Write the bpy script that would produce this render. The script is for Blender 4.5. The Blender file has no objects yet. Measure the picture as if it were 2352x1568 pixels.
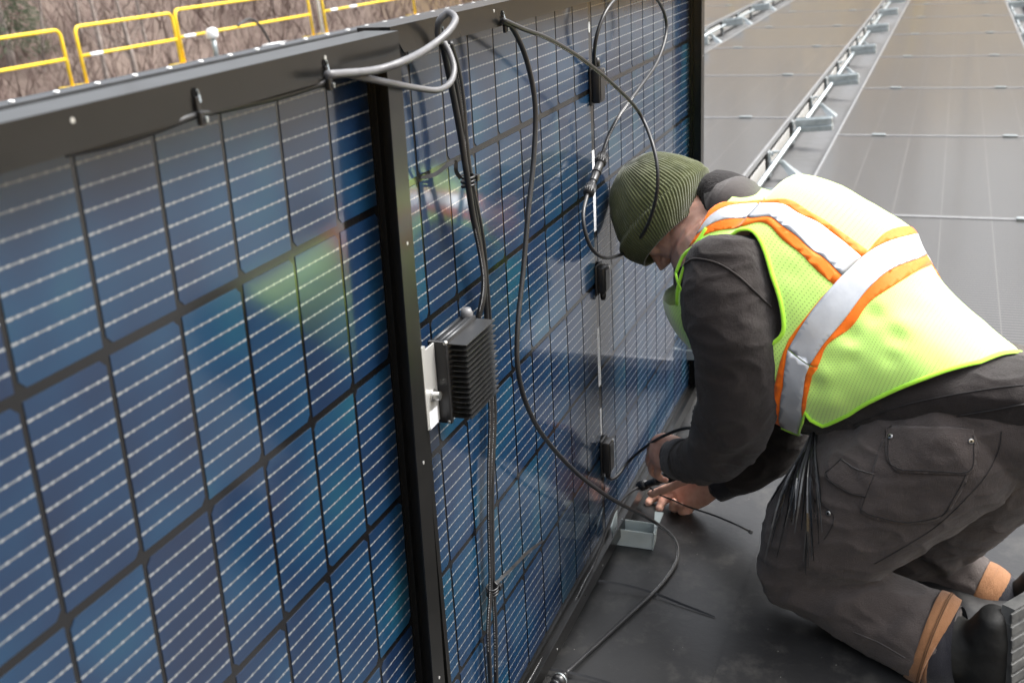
import bpy, bmesh, math, random
from mathutils import Vector, Matrix, noise
from mathutils.bvhtree import BVHTree

# ------------------------------------------------------------------ camera, sky, sun, exposure
SC = bpy.context.scene
COL = SC.collection
CAM_M = Matrix(((0.35181, -0.34407, 0.87054), (-0.92844, -0.00979, 0.37134), (-0.11924, -0.93889, -0.32289)))
CAM_C = Vector((-2.00621, -0.66062, 0.61989))
cam_data = bpy.data.cameras.new('camera')
cam = bpy.data.objects.new('camera', cam_data)
COL.objects.link(cam)
m = Matrix.Identity(4)
for r in range(3):
    m[r][0] = CAM_M[r][0]; m[r][1] = -CAM_M[r][1]; m[r][2] = -CAM_M[r][2]; m[r][3] = CAM_C[r]
cam.matrix_world = m
cam_data.sensor_width = 36.0
cam_data.lens = 39.301
cam_data.clip_start = 0.05
cam_data.clip_end = 600.0
cam_data.dof.use_dof = True
cam_data.dof.focus_distance = 1.75
cam_data.dof.aperture_fstop = 7.5
SC.camera = cam

SUN_EL, SUN_AZ = math.radians(52), math.radians(150)      # azimuth measured from +Y towards +X
world = bpy.data.worlds.new('World'); SC.world = world
world.use_nodes = True
wn, wl = world.node_tree.nodes, world.node_tree.links
bg = wn['Background']
sky = wn.new('ShaderNodeTexSky'); sky.sky_type = 'NISHITA'; sky.sun_disc = False
sky.sun_elevation = SUN_EL; sky.sun_rotation = SUN_AZ
sky.air_density = 1.0; sky.dust_density = 4.0; sky.ozone_density = 1.0
hs = wn.new('ShaderNodeHueSaturation'); hs.inputs['Saturation'].default_value = 0.22
wl.new(sky.outputs[0], hs.inputs['Color'])
# overcast: the cloud deck is about three times brighter overhead than at the horizon, the same all round
wtc = wn.new('ShaderNodeTexCoord'); wsep = wn.new('ShaderNodeSeparateXYZ'); wl.new(wtc.outputs['Generated'], wsep.inputs[0])
wmr = wn.new('ShaderNodeMapRange'); wl.new(wsep.outputs[2], wmr.inputs['Value'])
for k_, v_ in (('From Min', 0.0), ('From Max', 1.0), ('To Min', 0.55), ('To Max', 2.1)): wmr.inputs[k_].default_value = v_
wmx = wn.new('ShaderNodeMixRGB'); wmx.blend_type = 'MULTIPLY'; wmx.inputs[0].default_value = 1.0
wl.new(hs.outputs[0], wmx.inputs[1]); wl.new(wmr.outputs[0], wmx.inputs[2]); wl.new(wmx.outputs[0], bg.inputs['Color'])
bg.inputs['Strength'].default_value = 0.12
sun_d = bpy.data.lights.new('sun', 'SUN'); sun_d.energy = 1.5; sun_d.angle = math.radians(22); sun_d.color = (1.0, 0.97, 0.92)
sun = bpy.data.objects.new('sun', sun_d); COL.objects.link(sun)
sdir = Vector((math.sin(SUN_AZ) * math.cos(SUN_EL), math.cos(SUN_AZ) * math.cos(SUN_EL), math.sin(SUN_EL)))
sun.rotation_euler = sdir.to_track_quat('Z', 'Y').to_euler(); sun.location = sdir * 30
SC.view_settings.view_transform = 'Standard'; SC.view_settings.look = 'None'
SC.view_settings.gamma = 1.0; SC.view_settings.use_curve_mapping = False
SC.view_settings.exposure = 1.42
SC.cycles.max_bounces = 6; SC.cycles.glossy_bounces = 4; SC.cycles.transparent_max_bounces = 8
SC.cycles.caustics_reflective = False; SC.cycles.caustics_refractive = False
SC.cycles.use_denoising = True

# ------------------------------------------------------------------ measuring helpers
PXF = 2567.66                                             # focal length in pixels of a 2352 x 1568 picture
def ray(x, y):
    return CAM_M @ Vector(((x - 1176.0) / PXF, (y - 784.0) / PXF, 1.0))
def on_plane(x, y, p, nrm):                               # where the sight line of a photo pixel meets a plane of the place
    d = ray(x, y); return CAM_C + d * ((Vector(p) - CAM_C).dot(nrm) / d.dot(nrm))
RS = math.radians(7.8)                                    # pitch of the roof
R0 = Vector((0, 0.04, -0.585)); RN = Vector((0, -math.sin(RS), math.cos(RS))); RY = Vector((0, math.cos(RS), math.sin(RS)))
RX = Vector((1, 0, 0)); ZUP = Vector((0, 0, 1))
def roof(x, y, h=0.0): return R0 + RX * x + RY * y + RN * h
def on_roof(x, y, h=0.0): return on_plane(x, y, R0 + RN * h, RN)

# ------------------------------------------------------------------ mesh helpers
class MB:
    def __init__(s): s.v = []; s.f = []; s.mi = []; s.uv = {}
    def quad(s, a, b, c, d, mi=0):
        k = len(s.v); s.v += [Vector(a), Vector(b), Vector(c), Vector(d)]; s.f.append((k, k+1, k+2, k+3)); s.mi.append(mi)
    def face(s, pts, mi=0):
        k = len(s.v); s.v += [Vector(p) for p in pts]; s.f.append(tuple(range(k, k+len(pts)))); s.mi.append(mi)
    def box(s, lo, hi, mi=0, M=None, bev=0.0):
        x0, y0, z0 = lo; x1, y1, z1 = hi
        if bev <= 0:
            c = [(x0,y0,z0),(x1,y0,z0),(x1,y1,z0),(x0,y1,z0),(x0,y0,z1),(x1,y0,z1),(x1,y1,z1),(x0,y1,z1)]
            fs = [(0,3,2,1),(4,5,6,7),(0,1,5,4),(1,2,6,5),(2,3,7,6),(3,0,4,7)]
        else:
            bm = bmesh.new(); bmesh.ops.create_cube(bm, size=1.0)
            for v in bm.verts: v.co = Vector(((v.co.x+.5)*(x1-x0)+x0, (v.co.y+.5)*(y1-y0)+y0, (v.co.z+.5)*(z1-z0)+z0))
            bmesh.ops.bevel(bm, geom=bm.edges[:], offset=bev, segments=2, affect='EDGES', profile=0.5)
            bm.verts.index_update(); c = [v.co.copy() for v in bm.verts]; fs = [tuple(v.index for v in f.verts) for f in bm.faces]; bm.free()
        k = len(s.v)
        s.v += [(M @ Vector(p)) if M is not None else Vector(p) for p in c]
        for f in fs: s.f.append(tuple(i+k for i in f)); s.mi.append(mi)
    def rings(s, rings, cap=True, mi=0, closed=True):
        k = len(s.v); n = len(rings[0])
        for r in rings: s.v += [Vector(p) for p in r]
        for i in range(len(rings)-1):
            for j in range(n if closed else n-1):
                a = k+i*n+j; b = k+i*n+(j+1) % n
                s.f.append((a, b, b+n, a+n)); s.mi.append(mi)
        if cap and closed:
            s.f.append(tuple(k+j for j in range(n))[::-1]); s.mi.append(mi)
            s.f.append(tuple(k+(len(rings)-1)*n+j for j in range(n))); s.mi.append(mi)
    def tube(s, pts, r, n=8, mi=0, cap=True, flat=1.0):
        pts = [Vector(p) for p in pts]; R = r if isinstance(r, (list, tuple)) else [r]*len(pts)
        up = None; rs = []
        for i, p in enumerate(pts):
            t = (pts[min(i+1, len(pts)-1)] - pts[max(i-1, 0)])
            if t.length < 1e-9: t = Vector((0, 0, 1))
            t.normalize()
            if up is None: up = t.orthogonal().normalized()
            up = (up - t*up.dot(t))
            if up.length < 1e-6: up = t.orthogonal()
            up.normalize(); w = t.cross(up)
            rs.append([p + up*(math.cos(2*math.pi*j/n)*R[i]) + w*(math.sin(2*math.pi*j/n)*R[i]*flat) for j in range(n)])
        s.rings(rs, cap, mi)
    def ball(s, c, rx, ry=None, rz=None, M=None, nu=12, nv=8, mi=0):
        ry = ry or rx; rz = rz or rx; c = Vector(c); rs = []
        for i in range(nv+1):
            th = math.pi*(0.001+0.998*i/nv)
            ring = []
            for j in range(nu):
                ph = 2*math.pi*j/nu; q = Vector((rx*math.sin(th)*math.cos(ph), ry*math.sin(th)*math.sin(ph), -rz*math.cos(th)))
                ring.append(c + (M @ q if M is not None else q))
            rs.append(ring)
        s.rings(rs, True, mi)
    def mesh(s, name, mats, smooth=False):
        me = bpy.data.meshes.new(name); me.from_pydata([tuple(v) for v in s.v], [], s.f)
        for mt in (mats if isinstance(mats, (list, tuple)) else [mats]): me.materials.append(mt)
        me.polygons.foreach_set('material_index', s.mi)
        if smooth:
            me.polygons.foreach_set('use_smooth', [True]*len(me.polygons))
        me.update(); return me
    def build(s, name, mats, parent=None, smooth=False, **kw):
        return link(name, s.mesh(name, mats, smooth), parent, **kw)
def link(name, me, parent=None, label=None, cat=None, group=None, kind=None, loc=None, mat=None):
    o = bpy.data.objects.new(name, me); COL.objects.link(o)
    if parent is not None: o.parent = parent
    if loc is not None: o.location = loc
    if mat is not None: o.matrix_local = mat
    if label: o['label'] = label
    if cat: o['category'] = cat
    if group: o['group'] = group
    if kind: o['kind'] = kind
    return o
def thing(name, label, cat, group=None, loc=None, mat=None):
    return link(name, None, None, label, cat, group, None, loc, mat)
def smooth_angle(o, deg=35):
    me = o.data
    me.polygons.foreach_set('use_smooth', [True]*len(me.polygons))
    try: me.set_sharp_from_angle(angle=math.radians(deg))
    except Exception: pass
def curve_pts(ctrl, per=10):                              # Catmull-Rom through control points
    P = [Vector(p) for p in ctrl]; P = [P[0]*2-P[1]] + P + [P[-1]*2-P[-2]]; out = []
    for i in range(1, len(P)-2):
        for k in range(per):
            t = k/per; a, b, c, d = P[i-1], P[i], P[i+1], P[i+2]
            out.append(0.5*((2*b) + (c-a)*t + (2*a-5*b+4*c-d)*t*t + (3*b-a-3*c+d)*t**3))
    out.append(P[-2].copy()); return out

# ------------------------------------------------------------------ materials
def mat(name, col=(.5,.5,.5), rough=.5, metal=0.0, spec=0.5, **kw):
    m_ = bpy.data.materials.new(name); m_.use_nodes = True
    b = m_.node_tree.nodes['Principled BSDF']
    b.inputs['Base Color'].default_value = (*col, 1); b.inputs['Roughness'].default_value = rough
    b.inputs['Metallic'].default_value = metal; b.inputs['Specular IOR Level'].default_value = spec
    for k, v in kw.items(): b.inputs[k.replace('_', ' ')].default_value = v
    return m_
def N(m_, typ, **kw):
    n = m_.node_tree.nodes.new(typ)
    for k, v in kw.items():
        if k in n.inputs.keys(): n.inputs[k].default_value = v
        else: setattr(n, k, v)
    return n
def L(m_, a, b): m_.node_tree.links.new(a, b)
def bsdf(m_): return m_.node_tree.nodes['Principled BSDF']
def ramp(m_, src, stops):
    r = N(m_, 'ShaderNodeValToRGB'); e = r.color_ramp.elements
    while len(e) < len(stops): e.new(0.5)
    for i, (p, c) in enumerate(stops): e[i].position = p; e[i].color = (*c, 1)
    L(m_, src, r.inputs[0]); return r
def math_(m_, op, a, b=None, c=None):
    n = N(m_, 'ShaderNodeMath', operation=op)
    for i, q in enumerate((a, b, c)):
        if q is None: continue
        if isinstance(q, (int, float)): n.inputs[i].default_value = q
        else: L(m_, q, n.inputs[i])
    return n.outputs[0]
def mottled(name, c1, c2, scale=8, rough=(.4, .6), detail=4, bump=0.0, bscale=60, metal=0.0, spec=0.5, **kw):
    m_ = mat(name, c1, rough[0], metal, spec, **kw)
    tc = N(m_, 'ShaderNodeTexCoord'); nz = N(m_, 'ShaderNodeTexNoise', Scale=scale, Detail=detail)
    L(m_, tc.outputs['Object'], nz.inputs['Vector'])
    r = ramp(m_, nz.outputs['Fac'], [(.3, c1), (.7, c2)]); L(m_, r.outputs[0], bsdf(m_).inputs['Base Color'])
    rr = N(m_, 'ShaderNodeMapRange'); rr.inputs['To Min'].default_value = rough[0]; rr.inputs['To Max'].default_value = rough[1]
    L(m_, nz.outputs['Fac'], rr.inputs['Value']); L(m_, rr.outputs[0], bsdf(m_).inputs['Roughness'])
    if bump:
        n2 = N(m_, 'ShaderNodeTexNoise', Scale=bscale, Detail=3); L(m_, tc.outputs['Object'], n2.inputs['Vector'])
        bp = N(m_, 'ShaderNodeBump', Strength=bump, Distance=.002); L(m_, n2.outputs['Fac'], bp.inputs['Height']); L(m_, bp.outputs[0], bsdf(m_).inputs['Normal'])
    return m_

M_FRAME = mottled('black anodised frame', (.007,.007,.0066), (.010,.0096,.0092), 25, (.25,.34), spec=.3, Coat_Weight=.2, Coat_Roughness=.10, Coat_IOR=1.6)
M_BACK = mat('black glass laminate', (.003,.003,.0035), .45, 0, .1, Coat_Weight=1.0, Coat_Roughness=.105, Coat_IOR=1.62)
M_HOLE = mat('hole shadow', (.002,.002,.002), .9, 0, .1)
M_RUB = mottled('black cable jacket', (.012,.012,.013), (.02,.02,.021), 60, (.32,.45))
M_RUBG = mottled('dark grey cable jacket', (.10,.10,.105), (.13,.13,.135), 60, (.35,.5))
M_PLAST = mottled('black moulded plastic', (.010,.010,.011), (.016,.016,.017), 40, (.28,.42))
M_GALV = mottled('galvanised steel', (.30,.335,.345), (.46,.50,.51), 30, (.3,.5), metal=.75)
M_STEEL = mottled('bare steel', (.5,.5,.49), (.62,.62,.6), 30, (.22,.35), metal=1.0)
M_ALU = mottled('brushed aluminium plate', (.5,.5,.48), (.58,.58,.56), 12, (.35,.5), metal=.6)
M_WHITE = mottled('white paper label', (.74,.76,.80), (.82,.84,.86), 40, (.5,.6))
M_YEL = mottled('yellow powder coat', (.80,.52,.02), (.88,.62,.03), 8, (.35,.5))
M_DECK = mottled('white enamel', (.75,.76,.76), (.82,.83,.83), 10, (.4,.5))

def cell_material():
    m_ = mat('blue solar cell', (.02,.05,.14), .45, 0, .15, Coat_Weight=1.0, Coat_Roughness=.105, Coat_IOR=1.62)
    tc = N(m_, 'ShaderNodeTexCoord'); sep = N(m_, 'ShaderNodeSeparateXYZ'); L(m_, tc.outputs['Object'], sep.inputs[0])
    x, y = sep.outputs[0], sep.outputs[1]
    oi = N(m_, 'ShaderNodeObjectInfo')
    # tint: every cell has its own blue, drifting to teal or violet across it
    nz = N(m_, 'ShaderNodeTexNoise', Scale=9.0, Detail=1.0, noise_dimensions='4D'); L(m_, tc.outputs['Object'], nz.inputs['Vector'])
    L(m_, math_(m_, 'MULTIPLY', oi.outputs['Random'], 50.0), nz.inputs['W'])
    mix = math_(m_, 'ADD', math_(m_, 'MULTIPLY', nz.outputs['Fac'], .85), math_(m_, 'MULTIPLY', oi.outputs['Random'], .24))
    cr = ramp(m_, mix, [(.25, (.0045,.0115,.034)), (.48, (.0045,.0195,.053)), (.66, (.005,.031,.072)), (.84, (.007,.050,.083))])
    # busbar wires run along x, one every 18.2 mm of y
    fy = math_(m_, 'FRACT', math_(m_, 'MULTIPLY', math_(m_, 'ADD', y, .5), 54.945))
    fy = math_(m_, 'ABSOLUTE', math_(m_, 'SUBTRACT', fy, .4725))
    wire = math_(m_, 'LESS_THAN', fy, .047)
    fx = math_(m_, 'FRACT', math_(m_, 'MULTIPLY', math_(m_, 'ADD', x, .5), 78.0))
    pad = math_(m_, 'MULTIPLY', math_(m_, 'LESS_THAN', math_(m_, 'ABSOLUTE', math_(m_, 'SUBTRACT', fx,   .5)), .13), math_(m_, 'LESS_THAN', fy, .066))
    endp = math_(m_, 'MULTIPLY', math_(m_, 'GREATER_THAN', math_(m_, 'ABSOLUTE', x), .0375), math_(m_, 'LESS_THAN', fy, .066))
    inx = math_(m_, 'LESS_THAN', math_(m_, 'ABSOLUTE', x), .0435)
    pads = math_(m_, 'MAXIMUM', pad, endp)
    line = math_(m_, 'MULTIPLY', math_(m_, 'MAXIMUM', wire, pads), inx)
    lc = N(m_, 'ShaderNodeMixRGB'); L(m_, pads, lc.inputs[0]); lc.inputs[1].default_value = (.145,.155,.165,1); lc.inputs[2].default_value = (.21,.22,.225,1)
    mx = N(m_, 'ShaderNodeMixRGB'); L(m_, line, mx.inputs[0]); L(m_, cr.outputs[0], mx.inputs[1]); L(m_, lc.outputs[0], mx.inputs[2])
    L(m_, mx.outputs[0], bsdf(m_).inputs['Base Color'])
    return m_
M_CELL = cell_material()

def roof_material():
    m_ = mat('grey roof membrane', (.07,.07,.072), .5, 0, .28, Coat_Weight=.17, Coat_Roughness=.25, Coat_IOR=1.5)
    tc = N(m_, 'ShaderNodeTexCoord')
    n1 = N(m_, 'ShaderNodeTexNoise', Scale=2.2, Detail=6, Roughness=.65); L(m_, tc.outputs['Object'], n1.inputs['Vector'])
    n2 = N(m_, 'ShaderNodeTexNoise', Scale=14, Detail=5, Roughness=.7); L(m_, tc.outputs['Object'], n2.inputs['Vector'])
    n3 = N(m_, 'ShaderNodeTexVoronoi', Scale=38); L(m_, tc.outputs['Object'], n3.inputs['Vector'])
    base = ramp(m_, n1.outputs['Fac'], [(.35, (.0115,.0117,.0125)), (.7, (.020,.020,.020))])
    dust = ramp(m_, n2.outputs['Fac'], [(.52, (0,0,0)), (.75, (1,1,1))])
    a = N(m_, 'ShaderNodeMixRGB', blend_type='MIX'); L(m_, math_(m_, 'MULTIPLY', dust.outputs[0], .6), a.inputs[0]); L(m_, base.outputs[0], a.inputs[1]); a.inputs[2].default_value = (.065,.062,.057,1)
    # paler further along the roof: open-sky light painted into the membrane colour
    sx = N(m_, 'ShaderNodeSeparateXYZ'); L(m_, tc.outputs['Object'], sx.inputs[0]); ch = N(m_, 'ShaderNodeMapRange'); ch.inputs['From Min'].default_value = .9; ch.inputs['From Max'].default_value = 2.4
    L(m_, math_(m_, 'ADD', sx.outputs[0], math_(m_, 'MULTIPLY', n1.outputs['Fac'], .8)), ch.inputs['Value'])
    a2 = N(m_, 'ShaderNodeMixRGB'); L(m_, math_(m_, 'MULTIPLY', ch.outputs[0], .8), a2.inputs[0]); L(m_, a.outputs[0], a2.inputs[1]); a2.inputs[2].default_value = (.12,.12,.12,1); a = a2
    sp = math_(m_, 'MULTIPLY', math_(m_, 'LESS_THAN', n3.outputs['Distance'], .038), math_(m_, 'GREATER_THAN', n2.outputs['Fac'], .52))
    b = N(m_, 'ShaderNodeMixRGB'); L(m_, sp, b.inputs[0]); L(m_, a.outputs[0], b.inputs[1]); b.inputs[2].default_value = (.22,.21,.19,1)
    L(m_, b.outputs[0], bsdf(m_).inputs['Base Color'])
    rr = N(m_, 'ShaderNodeMapRange'); rr.inputs['To Min'].default_value = .30; rr.inputs['To Max'].default_value = .5
    L(m_, n2.outputs['Fac'], rr.inputs['Value']); L(m_, rr.outputs[0], bsdf(m_).inputs['Roughness'])
    bp = N(m_, 'ShaderNodeBump', Strength=.25, Distance=.004); L(m_, n2.outputs['Fac'], bp.inputs['Height']); L(m_, bp.outputs[0], bsdf(m_).inputs['Normal'])
    return m_
M_ROOF = roof_material()

def module_glass():
    m_ = mat('textured module glass', (.028,.027,.027), .3, 0, .5, Coat_Weight=.29, Coat_Roughness=.10, Coat_IOR=1.45)
    tc = N(m_, 'ShaderNodeTexCoord'); sep = N(m_, 'ShaderNodeSeparateXYZ'); L(m_, tc.outputs['Object'], sep.inputs[0])
    fx = math_(m_, 'FRACT', math_(m_, 'MULTIPLY', sep.outputs[0], 42.0)); ln = math_(m_, 'LESS_THAN', fx, .22)
    fy = math_(m_, 'FRACT', math_(m_, 'MULTIPLY', sep.outputs[1], 5.4)); ly = math_(m_, 'LESS_THAN', fy, .013)
    mx = N(m_, 'ShaderNodeMixRGB'); L(m_, math_(m_, 'MAXIMUM', ln, ly), mx.inputs[0]); mx.inputs[1].default_value = (.016,.014,.012,1); mx.inputs[2].default_value = (.105,.10,.09,1)
    L(m_, mx.outputs[0], bsdf(m_).inputs['Base Color'])
    nz = N(m_, 'ShaderNodeTexNoise', Scale=6, Detail=4); L(m_, tc.outputs['Object'], nz.inputs['Vector'])
    rr = N(m_, 'ShaderNodeMapRange'); rr.inputs['To Min'].default_value = .07; rr.inputs['To Max'].default_value = .16
    L(m_, nz.outputs['Fac'], rr.inputs['Value']); L(m_, rr.outputs[0], bsdf(m_).inputs['Coat Roughness'])
    return m_
M_MOD = module_glass()
M_MODF = mottled('dark grey module frame', (.22,.22,.225), (.29,.29,.29), 20, (.3,.45), metal=.4)
M_BARK = mottled('pale grey bark', (.16,.13,.115), (.32,.28,.25), 3, (.8,.95), bump=.5, bscale=20)
M_TWIG = mottled('bare reddish twigs', (.12,.082,.070), (.175,.125,.108), .6, (.8,.95))
M_PINE = mottled('dark conifer needles', (.02,.035,.012), (.05,.07,.03), 2, (.7,.9))
M_SOIL = mottled('leaf litter', (.115,.083,.066), (.16,.12,.098), .35, (.85,1.0))
def _gold():
    nt = M_SOIL.node_tree; b_ = bsdf(M_SOIL); src = b_.inputs['Base Color'].links[0].from_socket
    tc = N(M_SOIL, 'ShaderNodeTexCoord'); sp = N(M_SOIL, 'ShaderNodeSeparateXYZ'); L(M_SOIL, tc.outputs['Object'], sp.inputs[0])
    mr = N(M_SOIL, 'ShaderNodeMapRange'); mr.inputs['From Min'].default_value = .15; mr.inputs['From Max'].default_value = -.25
    L(M_SOIL, math_(M_SOIL, 'DIVIDE', sp.outputs[1], math_(M_SOIL, 'MAXIMUM', sp.outputs[0], 1.0)), mr.inputs['Value'])
    nz = N(M_SOIL, 'ShaderNodeTexNoise', Scale=.25, Detail=5); L(M_SOIL, tc.outputs['Object'], nz.inputs['Vector'])
    r = ramp(M_SOIL, nz.outputs['Fac'], [(.35, (.26,.16,.045)), (.65, (.40,.27,.085))])
    mx = N(M_SOIL, 'ShaderNodeMixRGB'); mr2 = N(M_SOIL, 'ShaderNodeMapRange'); mr2.inputs['From Min'].default_value = .55; mr2.inputs['From Max'].default_value = .30
    L(M_SOIL, math_(M_SOIL, 'DIVIDE', sp.outputs[1], math_(M_SOIL, 'MAXIMUM', sp.outputs[0], 1.0)), mr2.inputs['Value'])
    L(M_SOIL, mr2.outputs[0], mx.inputs[0]); L(M_SOIL, src, mx.inputs[1]); L(M_SOIL, r.outputs[0], mx.inputs[2]); L(M_SOIL, mx.outputs[0], b_.inputs['Base Color'])
_gold()
M_LOWROOF = mottled('weathered grey roof deck', (.10,.10,.10), (.16,.16,.155), 1.5, (.6,.8))

# ------------------------------------------------------------------ the setting: roof, edges, ground beyond, trees
rnd = random.Random(7)
def roof_sheet():
    b = MB(); nx, ny = 30, 14
    x0, x1, y0, y1 = -9.0, 19.0, -9.0, (on_roof(421, 165) - R0).dot(RY)
    b.quad(roof(x0, y0), roof(x1, y0), roof(x1, y1), roof(x0, y1))
    b.quad(roof(x0, y0, -.35), roof(x0, y1, -.35), roof(x1, y1, -.35), roof(x1, y0, -.35))
    for a, c in (((x0, y0), (x1, y0)), ((x1, y0), (x1, y1)), ((x1, y1), (x0, y1)), ((x0, y1), (x0, y0))):
        b.quad(roof(*a), roof(*a, -.35), roof(*c, -.35), roof(*c))
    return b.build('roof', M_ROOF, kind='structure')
roof_sheet()
# welded lap of the membrane, running past the kneeling knee
pa, pb = on_roof(1735, 1277), on_roof(1647, 1536)
dl = (pb - pa).normalized(); dw = RN.cross(dl).normalized()
b = MB(); q0, q1 = pa - dl*.30, pb + dl*3.0
if dw.dot(Vector((0, -1, 0))) < 0: dw = -dw
c = [q0, q1, q1 + dw*1.9, q0 + dw*1.9]
b.quad(*[p + RN*.004 for p in c]); 
for i in range(4): b.quad(c[i] + RN*.0005, c[(i+1) % 4] + RN*.0005, c[(i+1) % 4] + RN*.004, c[i] + RN*.004)
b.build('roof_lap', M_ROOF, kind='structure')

def frame_roof(x, y, h=0.0):                               # matrix with axes along the roof, z = roof normal
    M_ = Matrix.Identity(4)
    for r in range(3): M_[r][0] = RX[r]; M_[r][1] = RY[r]; M_[r][2] = RN[r]; M_[r][3] = roof(x, y, h)[r]
    return M_
# metal edge trim along the top of the roof, with pale bolt caps
M_TRIM = mottled('dark edge flashing', (.035,.037,.04), (.05,.052,.055), 5, (.3,.45), metal=.4)
TY = (on_roof(421, 165) - R0).dot(RY) - .06
et = thing('edge_trim', 'dark metal flashing with pale bolt caps along the upper edge of the roof', 'edge trim', mat=frame_roof(0, TY))
b = MB(); b.box((-9, 0, 0.002), (19, .11, .05), bev=.006); b.box((-9, .11, -.38), (19, .125, .05)); b.build('flashing', M_TRIM, et)
bm_ = MB(); bm_.tube([(0,0,.05),(0,0,.062),(0,0,.066)], [.022,.022,.014], 12); me_bolt = bm_.mesh('bolt_cap', M_DECK, True)
for i in range(34):
    link('bolt_cap', me_bolt, et, loc=(2.74 + .402*i, .03, 0))

# lower roof and wooded slope
b = MB(); b.quad((-40,5.35,-.72),(45,5.35,-.72),(45,15.15,-.72),(-40,15.15,-.72)); b.quad((-40,15.15,-.72),(45,15.15,-.72),(45,15.15,-6),(-40,15.15,-6))
b.build('lower_roof', M_LOWROOF, kind='structure')
def slope_z(x, y):
    d = math.hypot(x - 6, y)
    a = math.atan2(y, x - 6); cap = 7.0 + 9.0*max(0.0, math.cos(a))**4
    return -6.0 + min(cap, max(0, d - 22)*.42) + .5*math.sin(x*.21)*math.cos(y*.17) + .25*math.sin(x*.9+y*.7)
b = MB(); n = 60; ext = 150.0
for i in range(n+1):
    for j in range(n+1):
        x = -ext + 2*ext*i/n; y = -ext + 2*ext*j/n; b.v.append(Vector((x, y, min(slope_z(x, y), 26))))
for i in range(n):
    for j in range(n):
        k = i*(n+1)+j; b.f.append((k, k+n+1, k+n+2, k+1)); b.mi.append(0)
b.build('hillside', M_SOIL, kind='structure', smooth=True)

def bare_tree(seed, h=11.0, r=.14):
    R_ = random.Random(seed); tr = MB(); tw = MB()
    lean = Vector((R_.uniform(-.06,.06), R_.uniform(-.06,.06), 1)); pts = []; 
    for i in range(9):
        t = i/8; pts.append(lean*(h*t) + Vector((math.sin(t*5+seed)*.12, math.cos(t*4+seed)*.12, 0)))
    tr.tube(pts, [r*(1-.86*i/8) for i in range(9)], 7)
    for k in range(34):
        t = R_.uniform(.16, .97); p = pts[0].lerp(pts[-1], t); a = R_.uniform(0, 2*math.pi); ln = R_.uniform(.7, 2.4)*(1.15-t*.6)
        d = Vector((math.cos(a), math.sin(a), R_.uniform(.5, 1.2))).normalized(); q = p + d*ln; mid = p + d*ln*.5 + Vector((0,0,-.06))
        tr.tube([p, mid, q], [r*.28*(1-t*.6), r*.16*(1-t*.5), r*.05], 4, cap=False)
        for s in range(26):
            u = R_.uniform(.2, 1.05); o = p + d*ln*u; a2 = R_.uniform(0, 2*math.pi)
            e = Vector((math.cos(a2), math.sin(a2), R_.uniform(-.2, 1.3))).normalized()*R_.uniform(.25, .8); w = e.orthogonal().normalized()*.008
            tw.face([o - w, o + w, o + e])
    return tr.mesh('trunk', M_BARK, True), tw.mesh('crown', M_TWIG)
TREES = [bare_tree(s, 8.5 + s % 3*1.2, .10 + .018*(s % 4)) for s in range(6)]
def plant_tree(x, y, k, sc, label, group=None, lean=0.0):
    t = thing('bare_tree', label, 'tree', group, loc=(x, y, slope_z(x, y) - .15))
    t.rotation_euler = (0, lean, rnd.uniform(0, 6.28)) if not lean else (lean, lean*.6, 0); t.scale = (sc, sc, sc)
    a, c = TREES[k]; link('trunk', a, t); link('crown', c, t)
    return t
def on_slope(x, y, d): 
    r_ = ray(x, y); r_ = r_ / math.hypot(r_.x, r_.y); p = CAM_C + r_*d; return p.x, p.y
for (px, d, k, lab, ln) in ((70, 39, 0, 'grey trunk leaning over the yellow rail at the far left of the wood', .12),
                        (186, 41, 1, 'slender tan trunk just right of the gap between two yellow guard rails', 0),
                        (209, 37, 2, 'palest thin birch trunk over the yellow guard rail', 0.05),
                        (281, 38, 3, 'straight buff trunk above the middle of the second yellow guard rail', 0),
                        (333, 40, 4, 'thin pale trunk left of the post where two yellow guard rails meet', 0),
                        (640, 43, 5, 'faint grey trunk behind the mid rail left of the white pole', 0)):
    x, y = on_slope(px, 60, d); plant_tree(x, y, k, .62, lab, 'pale trunks in the wood', ln)
for i in range(95):
    a = rnd.uniform(-.62, 1.25); d = rnd.uniform(36, 78); x = 4 + d*math.cos(a); y = d*math.sin(a)
    if x < 22 and y < 19: continue
    plant_tree(x, y, i % 6, rnd.uniform(.8, 1.35)*(1.0 if a < .4 else .55), 'bare brown leafless tree in the wood behind the roof', 'bare trees of the wood')
b = MB()                                                   # a conifer showing at the top left corner
R_ = random.Random(3)
x, y = on_slope(-8, 10, 40); z = slope_z(x, y)
ct = thing('conifer', 'dark green conifer among brown trees at the upper left', 'tree', loc=(x, y, z))
b.tube([(0,0,0),(0,0,7)], [.16,.02], 7); b.build('trunk', M_BARK, ct)
b = MB()
for k in range(3500):
    t = R_.random(); hh = 1.0 + 6.2*t; rr = (1.35*(1-t)+.05)*math.sqrt(R_.random()); a = R_.uniform(0, 6.28)
    o = Vector((rr*math.cos(a), rr*math.sin(a), hh - rr*.35)); e = Vector((math.cos(a), math.sin(a), -.3+R_.uniform(-.4,.4)))*R_.uniform(.12,.3); w = e.orthogonal().normalized()*.03
    b.face([o-w, o+w, o+e])
b.build('crown', M_PINE, ct)
b = MB()                                                   # brush: nobody could count it
for k in range(42000):
    a = R_.uniform(-.6, 1.25); d = R_.uniform(27, 60); x = 4 + d*math.cos(a); y = d*math.sin(a)
    if x < 20 and y < 18: continue
    z = slope_z(x, y); hh = R_.uniform(.4, 2.2); e = Vector((R_.uniform(-.75,.75), R_.uniform(-.75,.75), 1))*hh
    w = Vector((R_.uniform(-1,1), R_.uniform(-1,1), 0)).normalized()*R_.uniform(.012,.035); o = Vector((x, y, z-.1))
    b.face([o-w, o+w, o+e])
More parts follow.
